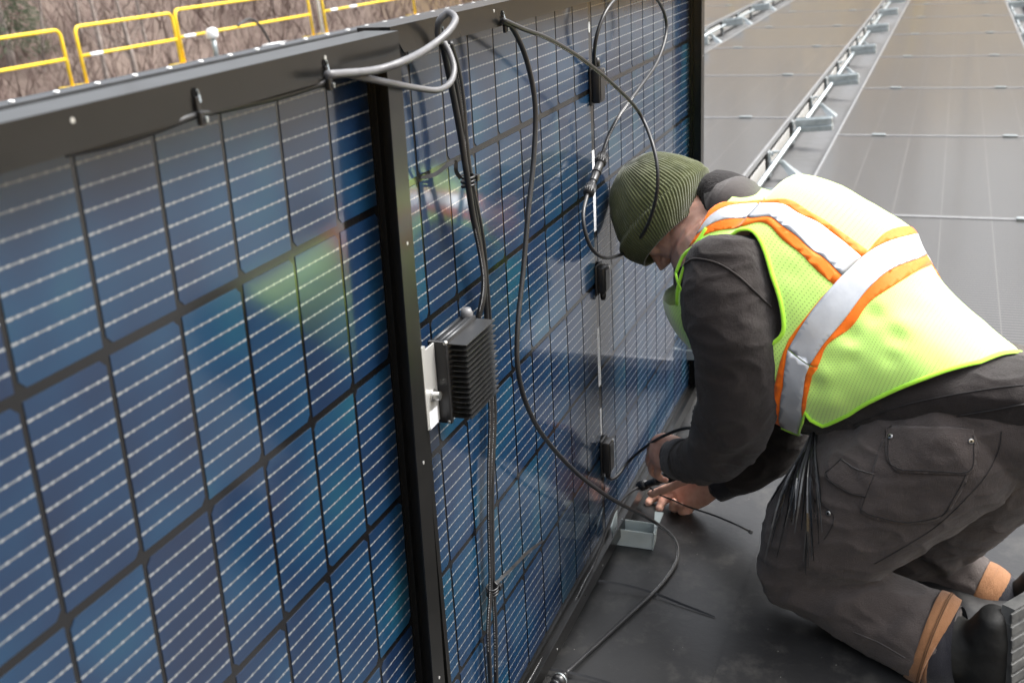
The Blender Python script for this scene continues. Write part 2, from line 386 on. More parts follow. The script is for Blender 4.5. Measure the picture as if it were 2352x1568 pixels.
b.build('undergrowth', M_TWIG, kind='stuff')

# ------------------------------------------------------------------ yellow guard rails on the lower roof
def guard_rail(p0, p1, z0, h, label, tags=(), r=.033, foot=True):
    p0, p1 = Vector((*p0, 0)), Vector((*p1, 0)); d = (p1-p0); ln = d.length; d.normalize(); t = thing('guard_rail', label, 'guard rail', 'yellow guard rail sections', loc=(p0.x, p0.y, z0))
    b = MB(); cr = .14
    pts = [Vector((0,0,.02)), Vector((0,0,h-cr))] + [d*(cr-cr*math.cos(a)) + ZUP*(h-cr+cr*math.sin(a)) for a in [math.pi/2*i/6 for i in range(1, 7)]]
    pts2 = [d*ln - (q - ZUP*q.z) + ZUP*q.z for q in pts[::-1]]
    b.tube(pts + pts2, r, 10); b.build('hoop', M_YEL, t, True)
    b = MB(); b.tube([d*r*.6 + ZUP*h*.5, d*(ln-r*.6) + ZUP*h*.5], r*.92, 10); b.build('mid_rail', M_YEL, t, True)
    for q in (0, ln):
        b = MB(); s_ = d.cross(ZUP); c_ = d*q
        Mx = Matrix((( d.x, s_.x, 0, c_.x), (d.y, s_.y, 0, c_.y), (0,0,1,0), (0,0,0,1)))
        b.box((-.06,-.30,0), (.06,.30,.035), M=Mx, bev=.008); b.build('foot', M_YEL, t)
    for (u0, u1, c_) in tags:
        b = MB(); b.tube([d*u0 + ZUP*h*.5, d*u1 + ZUP*h*.5], r*1.0+.002, 10); b.build('sticker', M_WHITE, t, True)
    return t
FY = 14.9
guard_rail((11.0,FY), (15.08,FY), -.72, 1.07, 'yellow guard rail section at the far left edge, its right hoop before the gap')
guard_rail((15.48,FY), (18.45,FY), -.72, 1.08, 'yellow guard rail section between the gap and the white mushroom vent', [(.25,.6,0)])
guard_rail((18.56,FY), (24.05,FY), -.72, 1.13, 'longest yellow guard rail section, from the white vent to the white pole', [(.15,.55,0)])
guard_rail((24.75,FY), (30.2,FY), -.72, 1.16, 'yellow guard rail section right of the white pole, above the panel corner', [(.35,.7,0),(1.4,1.8,0)])
for i, y in enumerate((-6.2, -3.1, 0.0)):
    p_ = Vector((18.3, y, 0)); 
    guard_rail((18.3, y), (18.3, y+3.0), roof(18.3, y+1.5).z + .02, 1.05, 'yellow guard rail across the roof end, %s' % ('beyond the right cable channel', 'beyond the middle of the panel rows', 'beyond the left cable channel')[i])
b = MB(); b.tube([(24.45, FY-.05, -.66), (24.45, FY-.05, 3.0)], .04, 10); tagp = b.build('vent_pole', M_DECK, label='tall white pole between two yellow guard rail ends', cat='pole', smooth=True)
# mushroom vent
vx, vy = 18.9, 14.3
vt = thing('mushroom_vent', 'white mushroom capped vent pipe in front of a yellow guard rail post', 'vent pipe', loc=(vx, vy, -.72))
b = MB(); b.tube([(0,0,0),(0,0,.5)], .055, 12); b.build('pipe', M_GALV, vt, True)
b = MB(); b.tube([(0,0,.46),(0,0,.48),(0,0,.60),(0,0,.66),(0,0,.68)], [.10,.125,.13,.10,.03], 16); b.build('cap', M_DECK, vt, True)
b = MB(); b.tube(curve_pts([(vx+1.0,vy,-.1),(vx+1.5,vy,.0),(vx+1.9,vy,-.2),(vx+2.2,vy,-.66)]), .03, 8); b.build('vent_hose', M_RUB, label='thin black hose arching down behind the white mushroom vent', cat='hose', smooth=True)
bx = thing('equipment_box', 'low pale grey box beyond the roof edge under the yellow rails', 'equipment box', loc=(20.2, 13.6, -.72))
b = MB(); b.box((-.24,-.18,.0), (.24,.18,.12), bev=.01); b.build('body', M_GALV, bx); b = MB(); b.box((-.26,-.2,.12), (.26,.2,.16), bev=.01); b.build('lid', M_DECK, bx)

# ------------------------------------------------------------------ rows of flat-laid modules
PITCH = 1.742
def row_left(k): return Vector((0, -.02 + 1.365*k, -.51 + .187*k))
def row_right(k): return Vector((0, -1.145 + 1.365*k, -.588 + .187*k))
SL = (row_left(0) - row_right(0)).normalized(); SN = RX.cross(SL).normalized()      # up the slope (+Y), and the module normal
WID = (row_left(0) - row_right(0)).length
def module_mesh():
    lx = 1.737
    f = MB(); g = MB(); d = .03; w = .011
    f.box((0,0,-d),(lx,w,0), bev=.001); f.box((0,WID-w,-d),(lx,WID,0), bev=.001); f.box((0,w,-d),(w,WID-w,0)); f.box((lx-w,w,-d),(lx,WID-w,0))
    g.box((w,w,-.008),(lx-w,WID-w,-.003))
    return f.mesh('module_frame', M_MODF), g.mesh('module_glass', M_MOD)
ME_MF, ME_MG = module_mesh()
ORD = ['nearest', 'second', 'third', 'fourth', 'fifth', 'sixth', 'seventh', 'eighth', 'ninth', 'tenth', 'eleventh', 'twelfth', 'thirteenth', 'fourteenth', 'fifteenth', 'sixteenth', 'seventeenth', 'eighteenth', 'nineteenth']
ROWN = {0: 'in the row behind the worker, right of the middle channel', 1: 'in the row left of the middle channel', 2: 'in the row left of the far channel', -1: 'in the row at the far right of the roof', 3: 'in the row along the roof edge'}
for k, js in ((0, range(0, 9)), (1, range(0, 9)), (2, range(0, 9)), (-1, range(1, 9))):
    for i, j in enumerate(js):
        o = row_right(k); x = .880 + PITCH*j
        M_ = Matrix.Identity(4)
        for r in range(3): M_[r][0] = RX[r]; M_[r][1] = SL[r]; M_[r][2] = SN[r]; M_[r][3] = (RX*x + o)[r]
        t = thing('flat_solar_panel', '%s grey flat-laid solar panel %s' % (ORD[j] if 0 <= j < 9 and k != -2 else 'hidden', ROWN.get(k, 'beyond the right edge of the view')), 'solar panel', 'flat laid solar panels', mat=M_)
        if j < 0 or k == -2: t['label'] = 'grey flat-laid solar panel out of sight on the roof'
        link('module_frame', ME_MF, t); link('module_glass', ME_MG, t)
        # mid clamps between neighbours
        if j > js[0] and k in (0, 1, 2):
            for s in (.22, .80):
                b = MB(); b.box((-.018, WID*s-.035, .0005), (.012, WID*s+.035, .006)); b.build('mid_clamp', M_GALV, t)

# ------------------------------------------------------------------ cable channels between the rows
M_PLATE = mottled('pale wind plate', (.36,.355,.335), (.43,.42,.40), 6, (.5,.65))
CHN = {0: 'middle cable channel', 1: 'left cable channel', -1: 'right cable channel'}
def chan(k, dy, dz): e = row_right(k+1); return Vector((0, e.y + dy, e.z + dz))
pb_ = MB(); pb_.box((.05,-.002,-.135),(.80,.002,-.045)); ME_PLATE = pb_.mesh('wind_plate', M_PLATE)
rb = MB(); rb.box((-.026,-.228,-.046),(.026,-.03,-.006), bev=.004); rb.box((-.034,-.228,-.076),(.034,-.03,-.046), bev=.003); rb.box((-.004,-.225,-.006),(.004,-.03,-.001)); ME_RUNG = rb.mesh('rung', M_GALV)
po = MB(); po.box((-.035,-.012,-.15),(.035,-.004,-.02), bev=.003); po.tube([(0,-.02,-.035),(0,-.03,-.035)], .013, 8); po.tube([(0,-.045,-.03),(0,-.045,-.022)], .02, 10); po.box((-.03,-.07,-.08),(.03,-.012,-.074)); ME_POST = po.mesh('post_plate', M_GALV)
fo = MB(); fo.rings([[(-.012,-.05,-.07),(.012,-.05,-.07),(.012,-.075,-.07),(-.012,-.075,-.07)],[(-.02,-.075,-.10),(.02,-.075,-.10),(.02,-.105,-.10),(-.02,-.105,-.10)],[(-.04,-.11,-.15),(.04,-.11,-.15),(.04,-.16,-.15),(-.04,-.16,-.15)]]); ME_FOOT = fo.mesh('flared_foot', M_GALV)
hk = MB(); hk.tube(curve_pts([(0,-.055,-.045),(0,-.075,-.015),(0,-.105,-.022),(0,-.112,-.06)],5), .004, 6); ME_HOOK = hk.mesh('cable_hook', M_GALV, True)
for k, x0, x1 in ((0, .9, 16.4), (1, 4.3, 16.4), (-1, 2.6, 16.4)):
    e = row_right(k+1); org = Vector((0, e.y, e.z))
    b = MB(); b.tube([(x0, -.052, -.058), (x1, -.052, -.058)], .0125, 10)
    o = b.build('conduit_pipe', M_GALV, label='straight galvanised conduit pipe running along the %s' % CHN[k], cat='conduit', group='conduit pipes', smooth=True); o.location = org
    n = 0; x = .88
    while x < x1:
        if x > x0 - .3:
            t = thing('wind_plate', 'pale plate number %d from the worker under the panel edge of the %s' % (n+1, CHN[k]), 'wind plate', 'wind plates under the panel edges', loc=org + RX*x)
            t['label'] = 'cream plate under the panel edge, %s from the worker along the %s' % (('%s' % ORD[n]) if n < 19 else 'far', CHN[k])
            link('plate', ME_PLATE, t)
            t = thing('rail_bracket', '%s silver bracket with bolt along the %s' % (ORD[n] if n < 19 else 'far', CHN[k]), 'bracket', 'silver brackets along the channels', loc=org + RX*(x+.02))
            link('post_plate', ME_POST, t)
            if n % 2 == 0: link('cable_hook', ME_HOOK, t)
            else: link('flared_foot', ME_FOOT, t)
            if n % 2 == 0:
                t = thing('channel_rung', '%s galvanised crossbar bridging the %s' % (ORD[n//2] if n//2 < 10 else 'far', CHN[k]), 'crossbar', 'crossbars bridging the channels', loc=org + RX*(x-.03))
                link('bar', ME_RUNG, t)
            n += 1
        x += PITCH/2
# orange crate standing far down the right channel
M_ORA = mottled('faded orange plastic', (.55,.18,.05), (.65,.24,.07), 6, (.4,.6))
p = on_roof(2265, 6, .0)
cr = thing('orange_crate', 'blurred orange box far down the right cable channel at the top edge', 'crate', mat=frame_roof((p-R0).x, (p-R0).dot(RY), .0))
b = MB(); b.box((-.15,-.17,0),(.15,.17,.22), bev=.012); b.build('body', M_ORA, cr); b = MB(); b.box((-.16,-.18,.22),(.16,.18,.25), bev=.008); b.build('rim', M_PLAST, cr)

# ------------------------------------------------------------------ the two standing modules (seen from the back)
UP_B, UP_A = Vector((0,-.06976,.99756)), Vector((0,-.08706,.9962))
def module_matrix(center, up):
    ez = RX.cross(up).normalized()                           # towards the camera
    M_ = Matrix.Identity(4)
    for r in range(3): M_[r][0] = RX[r]; M_[r][1] = up[r]; M_[r][2] = ez[r]; M_[r][3] = (center - up*.567)[r]
    return M_
PU, PV, GP, HW, HH, WF = .0932, .186, .016, .8615, 1.134, .035
def half_cell(side):
    hx, hy, t, c = .0437, .0884, .0006, .0062
    if side > 0: out = [(-hx,-hy),(hx-c,-hy),(hx,-hy+c),(hx,hy-c),(hx-c,hy),(-hx,hy)]
    else: out = [(-hx+c,-hy),(hx,-hy),(hx,hy),(-hx+c,hy),(-hx,hy-c),(-hx,-hy+c)]
    b = MB(); b.face([(x,y,t) for x,y in out])
    for i in range(6):
        (x0,y0),(x1,y1) = out[i], out[(i+1)%6]; b.quad((x0,y0,0),(x1,y1,0),(x1,y1,t),(x0,y0,t))
    return b.mesh('solar_cell', M_CELL)
ME_CELL = {1: half_cell(1), -1: half_cell(-1)}
def frame_rail(axis, ln, fl, holes, cut0=0, cut1=0):
    # profile in (inward s, out-of-glass z): outer wall, back flange, glass lip
    b = MB(); prof = [(0,-.006),(0,WF),(fl,WF),(fl,WF-.002),(.002,WF-.002),(.002,.007),(.0105,.007),(.0105,.0005),(.0125,.0005),(.0125,-.006)]
    def ring(u, inset): 
        return [((u + (s if inset > 0 else -s if inset < 0 else 0)), s, z) for s, z in prof]
    r0 = [(s, s, z) for s, z in prof]; r1 = [(ln - s, s, z) for s, z in prof]
    b.rings([r0, r1]); return b
def map_rail(b, kind):
    out = []
    for v in b.v:
        u, s, z = v
        if kind == 'bottom': q = (-HW+u, s, z)
        elif kind == 'top': q = (HW-u, HH-s, z)
        elif kind == 'left': q = (-HW+s, HH-u, z)
        else: q = (HW-s, u, z)
        out.append(Vector(q))
    b.v = out; return b
def standing_module(label, center, up, hide_left=False):
    t = thing('solar_panel', label, 'solar panel', 'solar panels standing on edge', mat=module_matrix(center, up))
    b = MB(); b.box((-HW+.012, .012, -.005), (HW-.012, HH-.012, 0.0)); b.build('laminate', M_BACK, t)
    for kind, ln, fl in (('bottom', 2*HW, .030), ('top', 2*HW, .031), ('left', HH, .010 if hide_left else .034), ('right', HH, .034)):
        o = map_rail(frame_rail(0, ln, fl, ()), kind).build('frame_rail', M_FRAME, t)
    for r in range(6):
        for c in range(18):
            x = (c - 9 + .5)*PU + (GP/2 if c >= 9 else -GP/2); y = HH/2 - (r - 3 + .5)*PV
            # half cells of a pair are mirrored about their shared cut, so rounded corners face the long gap
            o = link('solar_cell', ME_CELL[1 if r % 2 else -1], t, loc=(x, y, .0001))
    # slots punched in the flanges
    hm = MB(); hm.tube([(0,0,0),(0,0,.0004)], .0045, 10); me = hm.mesh('drain_hole', M_HOLE)
    hp = MB(); hp.tube([(0,0,0),(0,0,.0004)], .0022, 10); mp = hp.mesh('drain_hole', M_ALU)
    for x in (-.55,-.1,.35,.7): link('drain_hole', mp, t, loc=(x, HH-.009, WF+.0002))
    for y in (.26,.30,.62,.9): link('drain_hole', mp, t, loc=(HW-.016, y, WF+.0001))
    for x in (-.42,-.13,.2,.5,.78): link('drain_hole', mp, t, loc=(x, .012, WF+.0001))
    return t
PAN_B = standing_module('solar panel standing on edge with three junction boxes, beside the worker', Vector((0,0,0)), UP_B, True)
PAN_A = standing_module('nearest solar panel standing on edge, filling the left of the view', Vector((-1.74054,-.00877,-.00254)), UP_A)
MB_ = PAN_B.matrix_world.copy() if False else module_matrix(Vector((0,0,0)), UP_B)
MA_ = module_matrix(Vector((-1.74054,-.00877,-.00254)), UP_A)
NB = Vector((MB_[0][2], MB_[1][2], MB_[2][2])); NA = Vector((MA_[0][2], MA_[1][2], MA_[2][2]))
def onB(x, y, off=0.0): return on_plane(x, y, Vector((0,0,0)) + NB*off, NB)
def onA(x, y, off=0.0): return on_plane(x, y, Vector((-1.74054,-.00877,-.00254)) + NA*off, NA)
def locB(x, y, off=0.0): return MB_.inverted() @ onB(x, y, off)

# directions of the kneeling worker, shared by what hangs round him
FD = Vector((.25, .968, 0)).normalized(); LAT = Vector((FD.y, -FD.x, 0)); KN = on_roof(1775, 1320, .075)   # faces the panel; LAT = to his right
CF = Vector((CAM_M[0][2], CAM_M[1][2], CAM_M[2][2]))
def ps(x, y, b): return on_plane(x, y, KN + LAT*b, LAT)

# ------------------------------------------------------------------ things fixed to the standing modules
def jbox(y, h, label, knob):
    b = MB(); b.box((-.019, y, .0015), (.021, y+h, .006), bev=.0015); b.box((-.016, y+.004, .006), (.018, y+h-.004, .021), bev=.0025)
    o = b.build('junction_box', M_PLAST, PAN_B); smooth_angle(o); o['label'] = label
    b = MB(); b.box((-.0125, y+.009, .021), (.0145, y+h-.009, .0225), bev=.0007); b.build('lid', M_PLAST, o)
    b = MB()
    for q in ((.012, y+h-.008),): b.tube([(q[0],q[1],.0205),(q[0],q[1],.0228)], .003, 10)
    b.build('screw', M_STEEL, o)
    b = MB(); e = y - .014 if knob < 0 else y + h + .014; s = y if knob < 0 else y + h
    b.tube([(.004, s - knob*.002, .011), (.004, (s+e)/2, .011), (.004, e, .011)], [.0062, .0062, .0048], 10); b.build('cable_gland', M_PLAST, o, True)
    b = MB()
    for k in range(10):
        a = 2*math.pi*k/10; b.tube([(-.0185, y-.001+k*0, .004), (-.0185, y+h, .004)], .0008, 5) if k == 0 else None
    b.build('sealant_bead', M_PLAST, o)
jbox(.913, .070, 'upper junction box, its cable looping up', 1)
jbox(.546, .060, 'middle junction box with no cable', -1)
jbox(.154, .078, 'lower junction box, its cable running to the hands', -1)
for (y0, y1, u0, u1, nm) in ((.672,.828,-.0085,.006,'white strip label behind the connector'), (.349,.474,-.0085,.0065,'longest white strip label'), (.239,.298,-.0045,.0045,'short narrow strip label')):
    b = MB(); b.box((u0, y0, .0002), (u1, y1, .0006)); o = b.build('strip_label', M_WHITE, PAN_B); o['label'] = nm
    b = MB(); R_ = random.Random(int(y0*1000)); y = y0 + .008
    M_BAR = bpy.data.materials.get('grey print') or mat('grey print', (.30,.32,.35), .6)
    while y < y1 - .012:
        d = R_.choice((.0006,.0010,.0016)); b.box((u0+.004, y, .0006), (u1-.005 if u1-u0 > .012 else u1-.002, y+d, .0007)); y += d + R_.choice((.0007,.0012,.002))
    b.build('print', M_BAR, o)
b = MB(); 
ring = [(-.003+.0055*math.cos(2*math.pi*k/20), 1.052+.0098*math.sin(2*math.pi*k/20)) for k in range(20)]
b.rings([[(x,y,.0002) for x,y in ring],[(x,y,.0006) for x,y in ring]]); o = b.build('oval_sticker', M_WHITE, PAN_B)
b = MB()
for dx, dy in ((-.002,.002),(.001,-.001),(-.001,-.004)): b.box((-.003+dx-.001,1.052+dy-.0012,.0006),(-.003+dx+.0012,1.052+dy+.0012,.0007))
b.build('print', M_BAR, o)
b = MB(); b.box((.012,1.086,.0002),(.030,1.100,.0006)); b.build('corner_sticker', M_WHITE, PAN_B)

# power optimiser clamped to the left rail of the second module
OP = thing('power_optimizer', 'black finned heat sink unit clamped where the two standing panels meet', 'optimizer', mat=MB_ @ Matrix.Translation((-.82, .642, .03)))
b = MB(); b.box((.0,0,0),(.105,.105,.022), bev=.003); o = b.build('housing', M_PLAST, OP); smooth_angle(o)
b = MB()
for k, (z, r_) in enumerate(((.003,.0025),(.0125,.0028),(.0185,.0028))): b.tube([(.003,.1055,z),(.102,.1055,z)], r_, 8)
b.build('top_ridge', M_TRIM, OP, True)
b = MB(); b.box((-.003,-.004,-.002),(.0045,.108,.024), bev=.002); b.build('end_plate', M_PLAST, OP)
fm = MB(); fm.box((.006,0,.022),(.104,.0011,.048)); ME_FIN = fm.mesh('fin', M_PLAST)
M_FIN = mottled('black anodised fin', (.012,.012,.012), (.018,.018,.018), 30, (.3,.42), spec=.7, Coat_Weight=.4, Coat_Roughness=.3); ME_FIN.materials[0] = M_FIN
for k in range(15): link('fin', ME_FIN, OP, loc=(0, .0015 + k*.00715, 0))
b = MB(); b.box((-.040,.002,.0062),(-.004,.107,.0082), bev=.0006); b.box((-.040,.1065,-.004),(-.030,.112,.0082)); b.build('mounting_plate', M_ALU, OP)
b = MB(); b.tube([(-.020,.042,.008),(-.020,.042,.0105),(-.020,.042,.0105)], [.0082,.0082,.0055], 16); b.tube([(-.020,.042,.0105),(-.020,.042,.0185)], .0055, 14); b.tube([(-.020,.042,.0185),(-.020,.042,.0186)], .003, 6); b.build('clamp_bolt', M_STEEL, OP)
for q in ((-.0005,.106,.022),(-.0005,-.001,.020)):
    b = MB(); b.ball(q, .0034, nu=10, nv=6); b.build('screw', M_STEEL, OP, True)
b = MB(); b.box((-.034,.001,.0083),(-.010,.024,.0086)); o = b.build('white_sticker', M_WHITE, OP)
b = MB()
for k in range(3): b.box((-.030,.005+.0035*k,.0086),(-.024,.0062+.0035*k,.0087))
b.build('print', M_BAR, o)
b = MB(); b.tube([(.098,.100,.010),(.098,.112,.010),(.098,.118,.010)], [.0085,.0085,.006], 12); b.build('cable_gland', M_RUBG, OP, True)

# clips that hook cables to the frame flange
def cable_clip(P, NV, up, label):
    side = up.cross(NV).normalized(); M_ = Matrix.Identity(4)
    for r in range(3): M_[r][0] = side[r]; M_[r][1] = up[r]; M_[r][2] = NV[r]; M_[r][3] = P[r]
    t = thing('cable_clip', label, 'cable clip', 'black clips on the panel frames', mat=M_)
    b = MB(); b.tube([(0,.004,.0002),(0,.004,.0006)], .0040, 16); b.build('slot', M_HOLE, t)
    b = MB(); b.box((-.0022,-.010,.001),(.0022,.001,.0032), bev=.0008); b.box((-.0032,-.022,.001),(.0032,-.010,.0062), bev=.0014); b.build('body', M_PLAST, t)
    b = MB(); b.tube([(.0030,-.004,.003),(.0044,.002,.0012),(.003,.006,.001)], .0010, 6); b.box((.001,-.020,.0062),(.0035,-.015,.0085), bev=.0006); b.build('catch', M_GALV, t)
cable_clip(onA(447, 225, WF), NA, UP_A, 'left cable clip under the top rail of the nearest standing panel')
cable_clip(onA(745, 155, WF), NA, UP_A, 'right cable clip where the grey cable leaves the nearest panel')
cable_clip(onB(1014, 75, WF), NB, UP_B, 'cable clip half hidden inside the grey cable loop')
cable_clip(onB(1153, 38, WF), NB, UP_B, 'cable clip where two long cables leave the top rail')

# ------------------------------------------------------------------ cables
def cable(name, label, pts, r=.0031, m_=None, per=10, stripe=None):
    b = MB(); P = curve_pts(pts, per); b.tube(P, r, 10)
    o = b.build(name, m_ or M_RUB, label=label, cat='cable', smooth=True)
    if stripe:                                             # dashes of faint print along the jacket
        s = MB(); i0, i1 = int(len(P)*stripe[0]), int(len(P)*stripe[1]); R_ = random.Random(len(P))
        for i in range(i0, i1):
            p, q = P[i], P[i+1]; t = (q-p); v = (CAM_C - p).normalized(); w = t.cross(v).normalized()
            c = v*.9 + w*stripe[2]; c = (c - t.normalized()*c.dot(t.normalized())).normalized()
            k = 0.0
            while k < .9:
                ln = R_.uniform(.10,.3); a = p.lerp(q, k) + c*(r+.00012); e = p.lerp(q, min(1, k+ln)) + c*(r+.00012)
                s.quad(a - w*.00045, e - w*.00045, e + w*.00045, a + w*.00045); k += ln + R_.uniform(.1,.25)
        s.build('jacket_print', bpy.data.materials.get('pale print') or mat('pale print', (.42,.42,.42), .6), o)
    return o
def B_(*q): return [onB(*p) for p in q]
cable('cable', 'grey cable looping from the near panel clip over the top rail', 
      [onA(752,172,.052), onA(860,162,.058), onA(930,140,.072)] + B_((985,110,.075),(1028,75,.080),(1046,45,.078),(1030,30,.066),(1010,48,.055),(1006,75,.046),(1012,98,.044)), .0042, M_RUBG)
cable('cable', 'lower grey cable bending back behind the grey loop', 
      [onA(800,172,.045), onA(850,182,.052), onA(900,192,.06)] + B_((960,203,.062),(1005,207,.064),(1034,190,.062),(1043,160,.058),(1034,125,.05),(1020,98,.042)), .0037, M_RUBG)
cable('cable', 'black cable sagging behind the top rail of the nearest panel', [onA(150,352,.012), onA(250,332,.022), onA(360,298,.028), onA(446,266,.034), onA(540,246,.026), onA(650,220,.024), onA(745,190,.034)], .0032)
cable('cable', 'thick black cable from the grey loop down to the finned unit', B_((1016,98,.040),(1035,190,.034),(1056,300,.034),(1072,400,.036),(1085,490,.036),(1102,570,.040),(1112,640,.046),(1108,690,.046),(1098,730,.041)), .0042, stripe=(.55,.95,.1))
cable('cable', 'second black cable bundled left of the printed one', B_((1022,98,.034),(1046,190,.028),(1064,300,.028),(1078,400,.030),(1092,490,.028),(1104,570,.026),(1112,640,.022),(1118,740,.016),(1124,860,.014),(1127,960,.014),(1124,1080,.014),(1124,1200,.014),(1127,1340,.014),(1122,1450,.014),(1128,1600,.012)), .0036, stripe=(.6,.95,.2))
cable('cable', 'black printed cable on the right of the hanging bundle', B_((1034,98,.036),(1052,160,.032),(1064,240,.030),(1070,320,.030),(1080,400,.031),(1096,480,.030),(1110,560,.026),(1118,650,.020),(1126,760,.014),(1132,860,.014),(1136,960,.014),(1131,1080,.015),(1130,1200,.015),(1133,1340,.015),(1138,1450,.015),(1140,1600,.012)), .0036, stripe=(.02,.97,.25))
cable('cable', 'long black cable sagging across the panel and over the steel bracket', 
      B_((1153,48,.040),(1180,70,.044),(1210,140,.050),(1229,240,.055),(1226,360,.055),(1213,490,.055),(1202,620,.055),(1189,750,.056),(1190,850,.058),(1212,935,.062),(1255,1010,.066),(1330,1090,.074),(1410,1148,.082)) +
      [on_roof(1490,1190,.075), on_roof(1545,1232,.035), on_roof(1556,1280,.012), on_roof(1520,1340,.006), on_roof(1445,1412,.006), on_roof(1360,1490,.006), on_roof(1300,1545,.010)], .0038, stripe=(.70,.86,.5))
LOOP = cable('cable', 'black cable loop hanging in front of the green knit hat', 
      B_((1156,46,.042),(1200,66,.05),(1265,92,.058),(1345,142,.068),(1420,205,.078)) + [ps(1470,262,.07), ps(1500,335,.035), ps(1511,405,.012), ps(1502,475,.012), ps(1475,540,.03), ps(1435,580,.075)] + B_((1392,592,.062),(1360,572,.054),(1344,530,.045),(1340,490,.038),(1349,448,.034)), .0034, stripe=(.1,.33,.3))
cable('cable', 'black cable looping above the frame edge from the upper junction box', 
      B_((1384,352,.030),(1398,312,.036),(1425,262,.05),(1470,200,.06),(1508,145,.062),(1529,85,.06),(1528,40,.057),(1508,-2,.054),(1470,-24,.05),(1430,-14,.044),(1396,20,.038),(1374,70,.03),(1365,120,.022),(1366,158,.0125)), .0034, stripe=(.03,.2,.3))
def connector(name, label, p, q, r=.0095, side=1):
    p, q = Vector(p), Vector(q); d = q-p; t = thing(name, label, 'connector', 'cable connectors')
    def seg(a, b_, ra, rb, nm, n=16, ridges=0):
        b = MB(); A_, B2 = p + d*a, p + d*b_
        b.tube([A_, A_.lerp(B2,.12), A_.lerp(B2,.88), B2], [ra*.9, ra, rb, rb*.9], n)
        if ridges:
            u = d.normalized().orthogonal().normalized(); w = d.normalized().cross(u)
            for k in range(ridges):
                a_ = 2*math.pi*k/ridges; o_ = (u*math.cos(a_) + w*math.sin(a_))*ra; b.tube([A_.lerp(B2,.08)+o_, A_.lerp(B2,.92)+o_], ra*.14, 4)
        b.build(nm, M_PLAST, t, True)
    seg(0,.22,r*1.05,r*1.12,'end_nut',16,14); seg(.22,.30,r*.72,r*.72,'collar'); seg(.30,.52,r*.82,r*.88,'socket_body'); seg(.52,.56,r*1.02,r*1.02,'latch_ring'); seg(.56,.76,r*.88,r*.92,'plug_body'); seg(.76,1,r*1.12,r*1.0,'end_nut',16,14)
    return t
connector('cable_connector', 'black screw connector hanging beside the knit hat', onB(1351,446,.034), onB(1386,356,.030), .0088)
cable('cable', 'thin black cable from the lower junction box past the near hand', B_((1396,1092,.010),(1404,1100,.012),(1420,1090,.02),(1445,1058,.035)) + [ps(1488,1022,.085), ps(1530,998,.035), ps(1575,983,.02), ps(1620,985,.03), ps(1660,1000,.04)], .0033)
cable('cable', 'thin black cable dropping from the held connector into the bottom rail', B_((1464,1119,.055),(1440,1136,.045),(1420,1160,.04),(1402,1195,.036),(1382,1250,.034),(1362,1300,.030),(1346,1330,.022),(1312,1398,.012),(1270,1470,.012),(1225,1548,.012),(1195,1600,.012)), .0028, stripe=(.5,.95,.3))

# ------------------------------------------------------------------ cable ties
def tie(name, label, pts, w=.0024, head=True, grp='loose cable ties', parent=None, m_=None, nrm=None):
    P = curve_pts(pts, 6); b = MB(); rows = []
    for i, p in enumerate(P):
        t = (P[min(i+1,len(P)-1)] - P[max(i-1,0)]).normalized(); s = t.cross(nrm if nrm is not None else (CAM_C-p)).normalized(); n_ = s.cross(t)
        k = w if i < len(P)-3 else w*(.75 if i < len(P)-1 else .3)
        rows.append([p - s*k - n_*.0006, p + s*k - n_*.0006, p + s*k + n_*.0006, p - s*k + n_*.0006])
    b.rings(rows)
    t = thing(name, label, 'cable tie', grp)
    b.build('strap', m_ or M_PLAST, t)
    if head:
        d = (P[1]-P[0]).normalized(); s = d.orthogonal().normalized(); u = d.cross(s); h = MB(); M_ = Matrix.Identity(4)
        for r in range(3): M_[r][0] = d[r]; M_[r][1] = s[r]; M_[r][2] = u[r]; M_[r][3] = P[0][r]
        h.box((-.006,-.0035,-.0035),(.002,.0035,.0035), M=M_, bev=.0008); h.build('head', M_PLAST, t)
    return t
tie('cable_tie', 'cable tie through the bottom rail, pointing across the roof toward the knee', [on_roof(1347,1329,.012), on_roof(1400,1336,.012), on_roof(1450,1346,.010), on_roof(1510,1364,.006), on_roof(1570,1388,.004), on_roof(1643,1416,.002)], .0022)
tie('cable_tie', 'cable tie through the bottom rail at the lower edge of the view', [on_roof(1235,1532,.012), on_roof(1290,1540,.012), on_roof(1350,1553,.008), on_roof(1420,1574,.004), on_roof(1500,1600,.003)], .0022)
tie('cable_tie', 'cable tie tail sticking out from the lower end of the hanging bundle', B_((1140,1338,.02),(1175,1305,.024),(1212,1268,.02),(1249,1240,.012)), .0026)
tie('cable_tie', 'cable tie tail curling off the upper hanging bundle', B_((1058,410,.034),(1048,394,.036),(1046,372,.036),(1030,378,.03),(1000,400,.018),(966,409,.006)), .0026, False)
for (x, y, off, lab) in ((1075,412,.033,'black tie wrapped round the bundle above the finned unit'), (1131,1352,.014,'black tie wrapped round the bundle near the bottom rail')):
    t = thing('tie_wrap', lab, 'cable tie', 'ties wrapped on the bundle'); c0 = onB(x, y, off)
    for k in range(3):
        b = MB(); ring = []
        for j in range(21):
            a = 2*math.pi*j/20; ring.append(c0 + RX*(.0095*math.cos(a)) + NB*(.0085*math.sin(a)) + UP_B*(-.008+.006*k + .0012*math.sin(a+k)))
        b.tube(ring, .0018, 6, cap=False); b.build('turn', M_PLAST, t, True)
    b = MB(); q = MB_.inverted() @ c0; b.box((q.x+.004,q.y-.004,q.z+.005),(q.x+.013,q.y+.005,q.z+.012), M=MB_, bev=.001); b.build('head', M_PLAST, t)

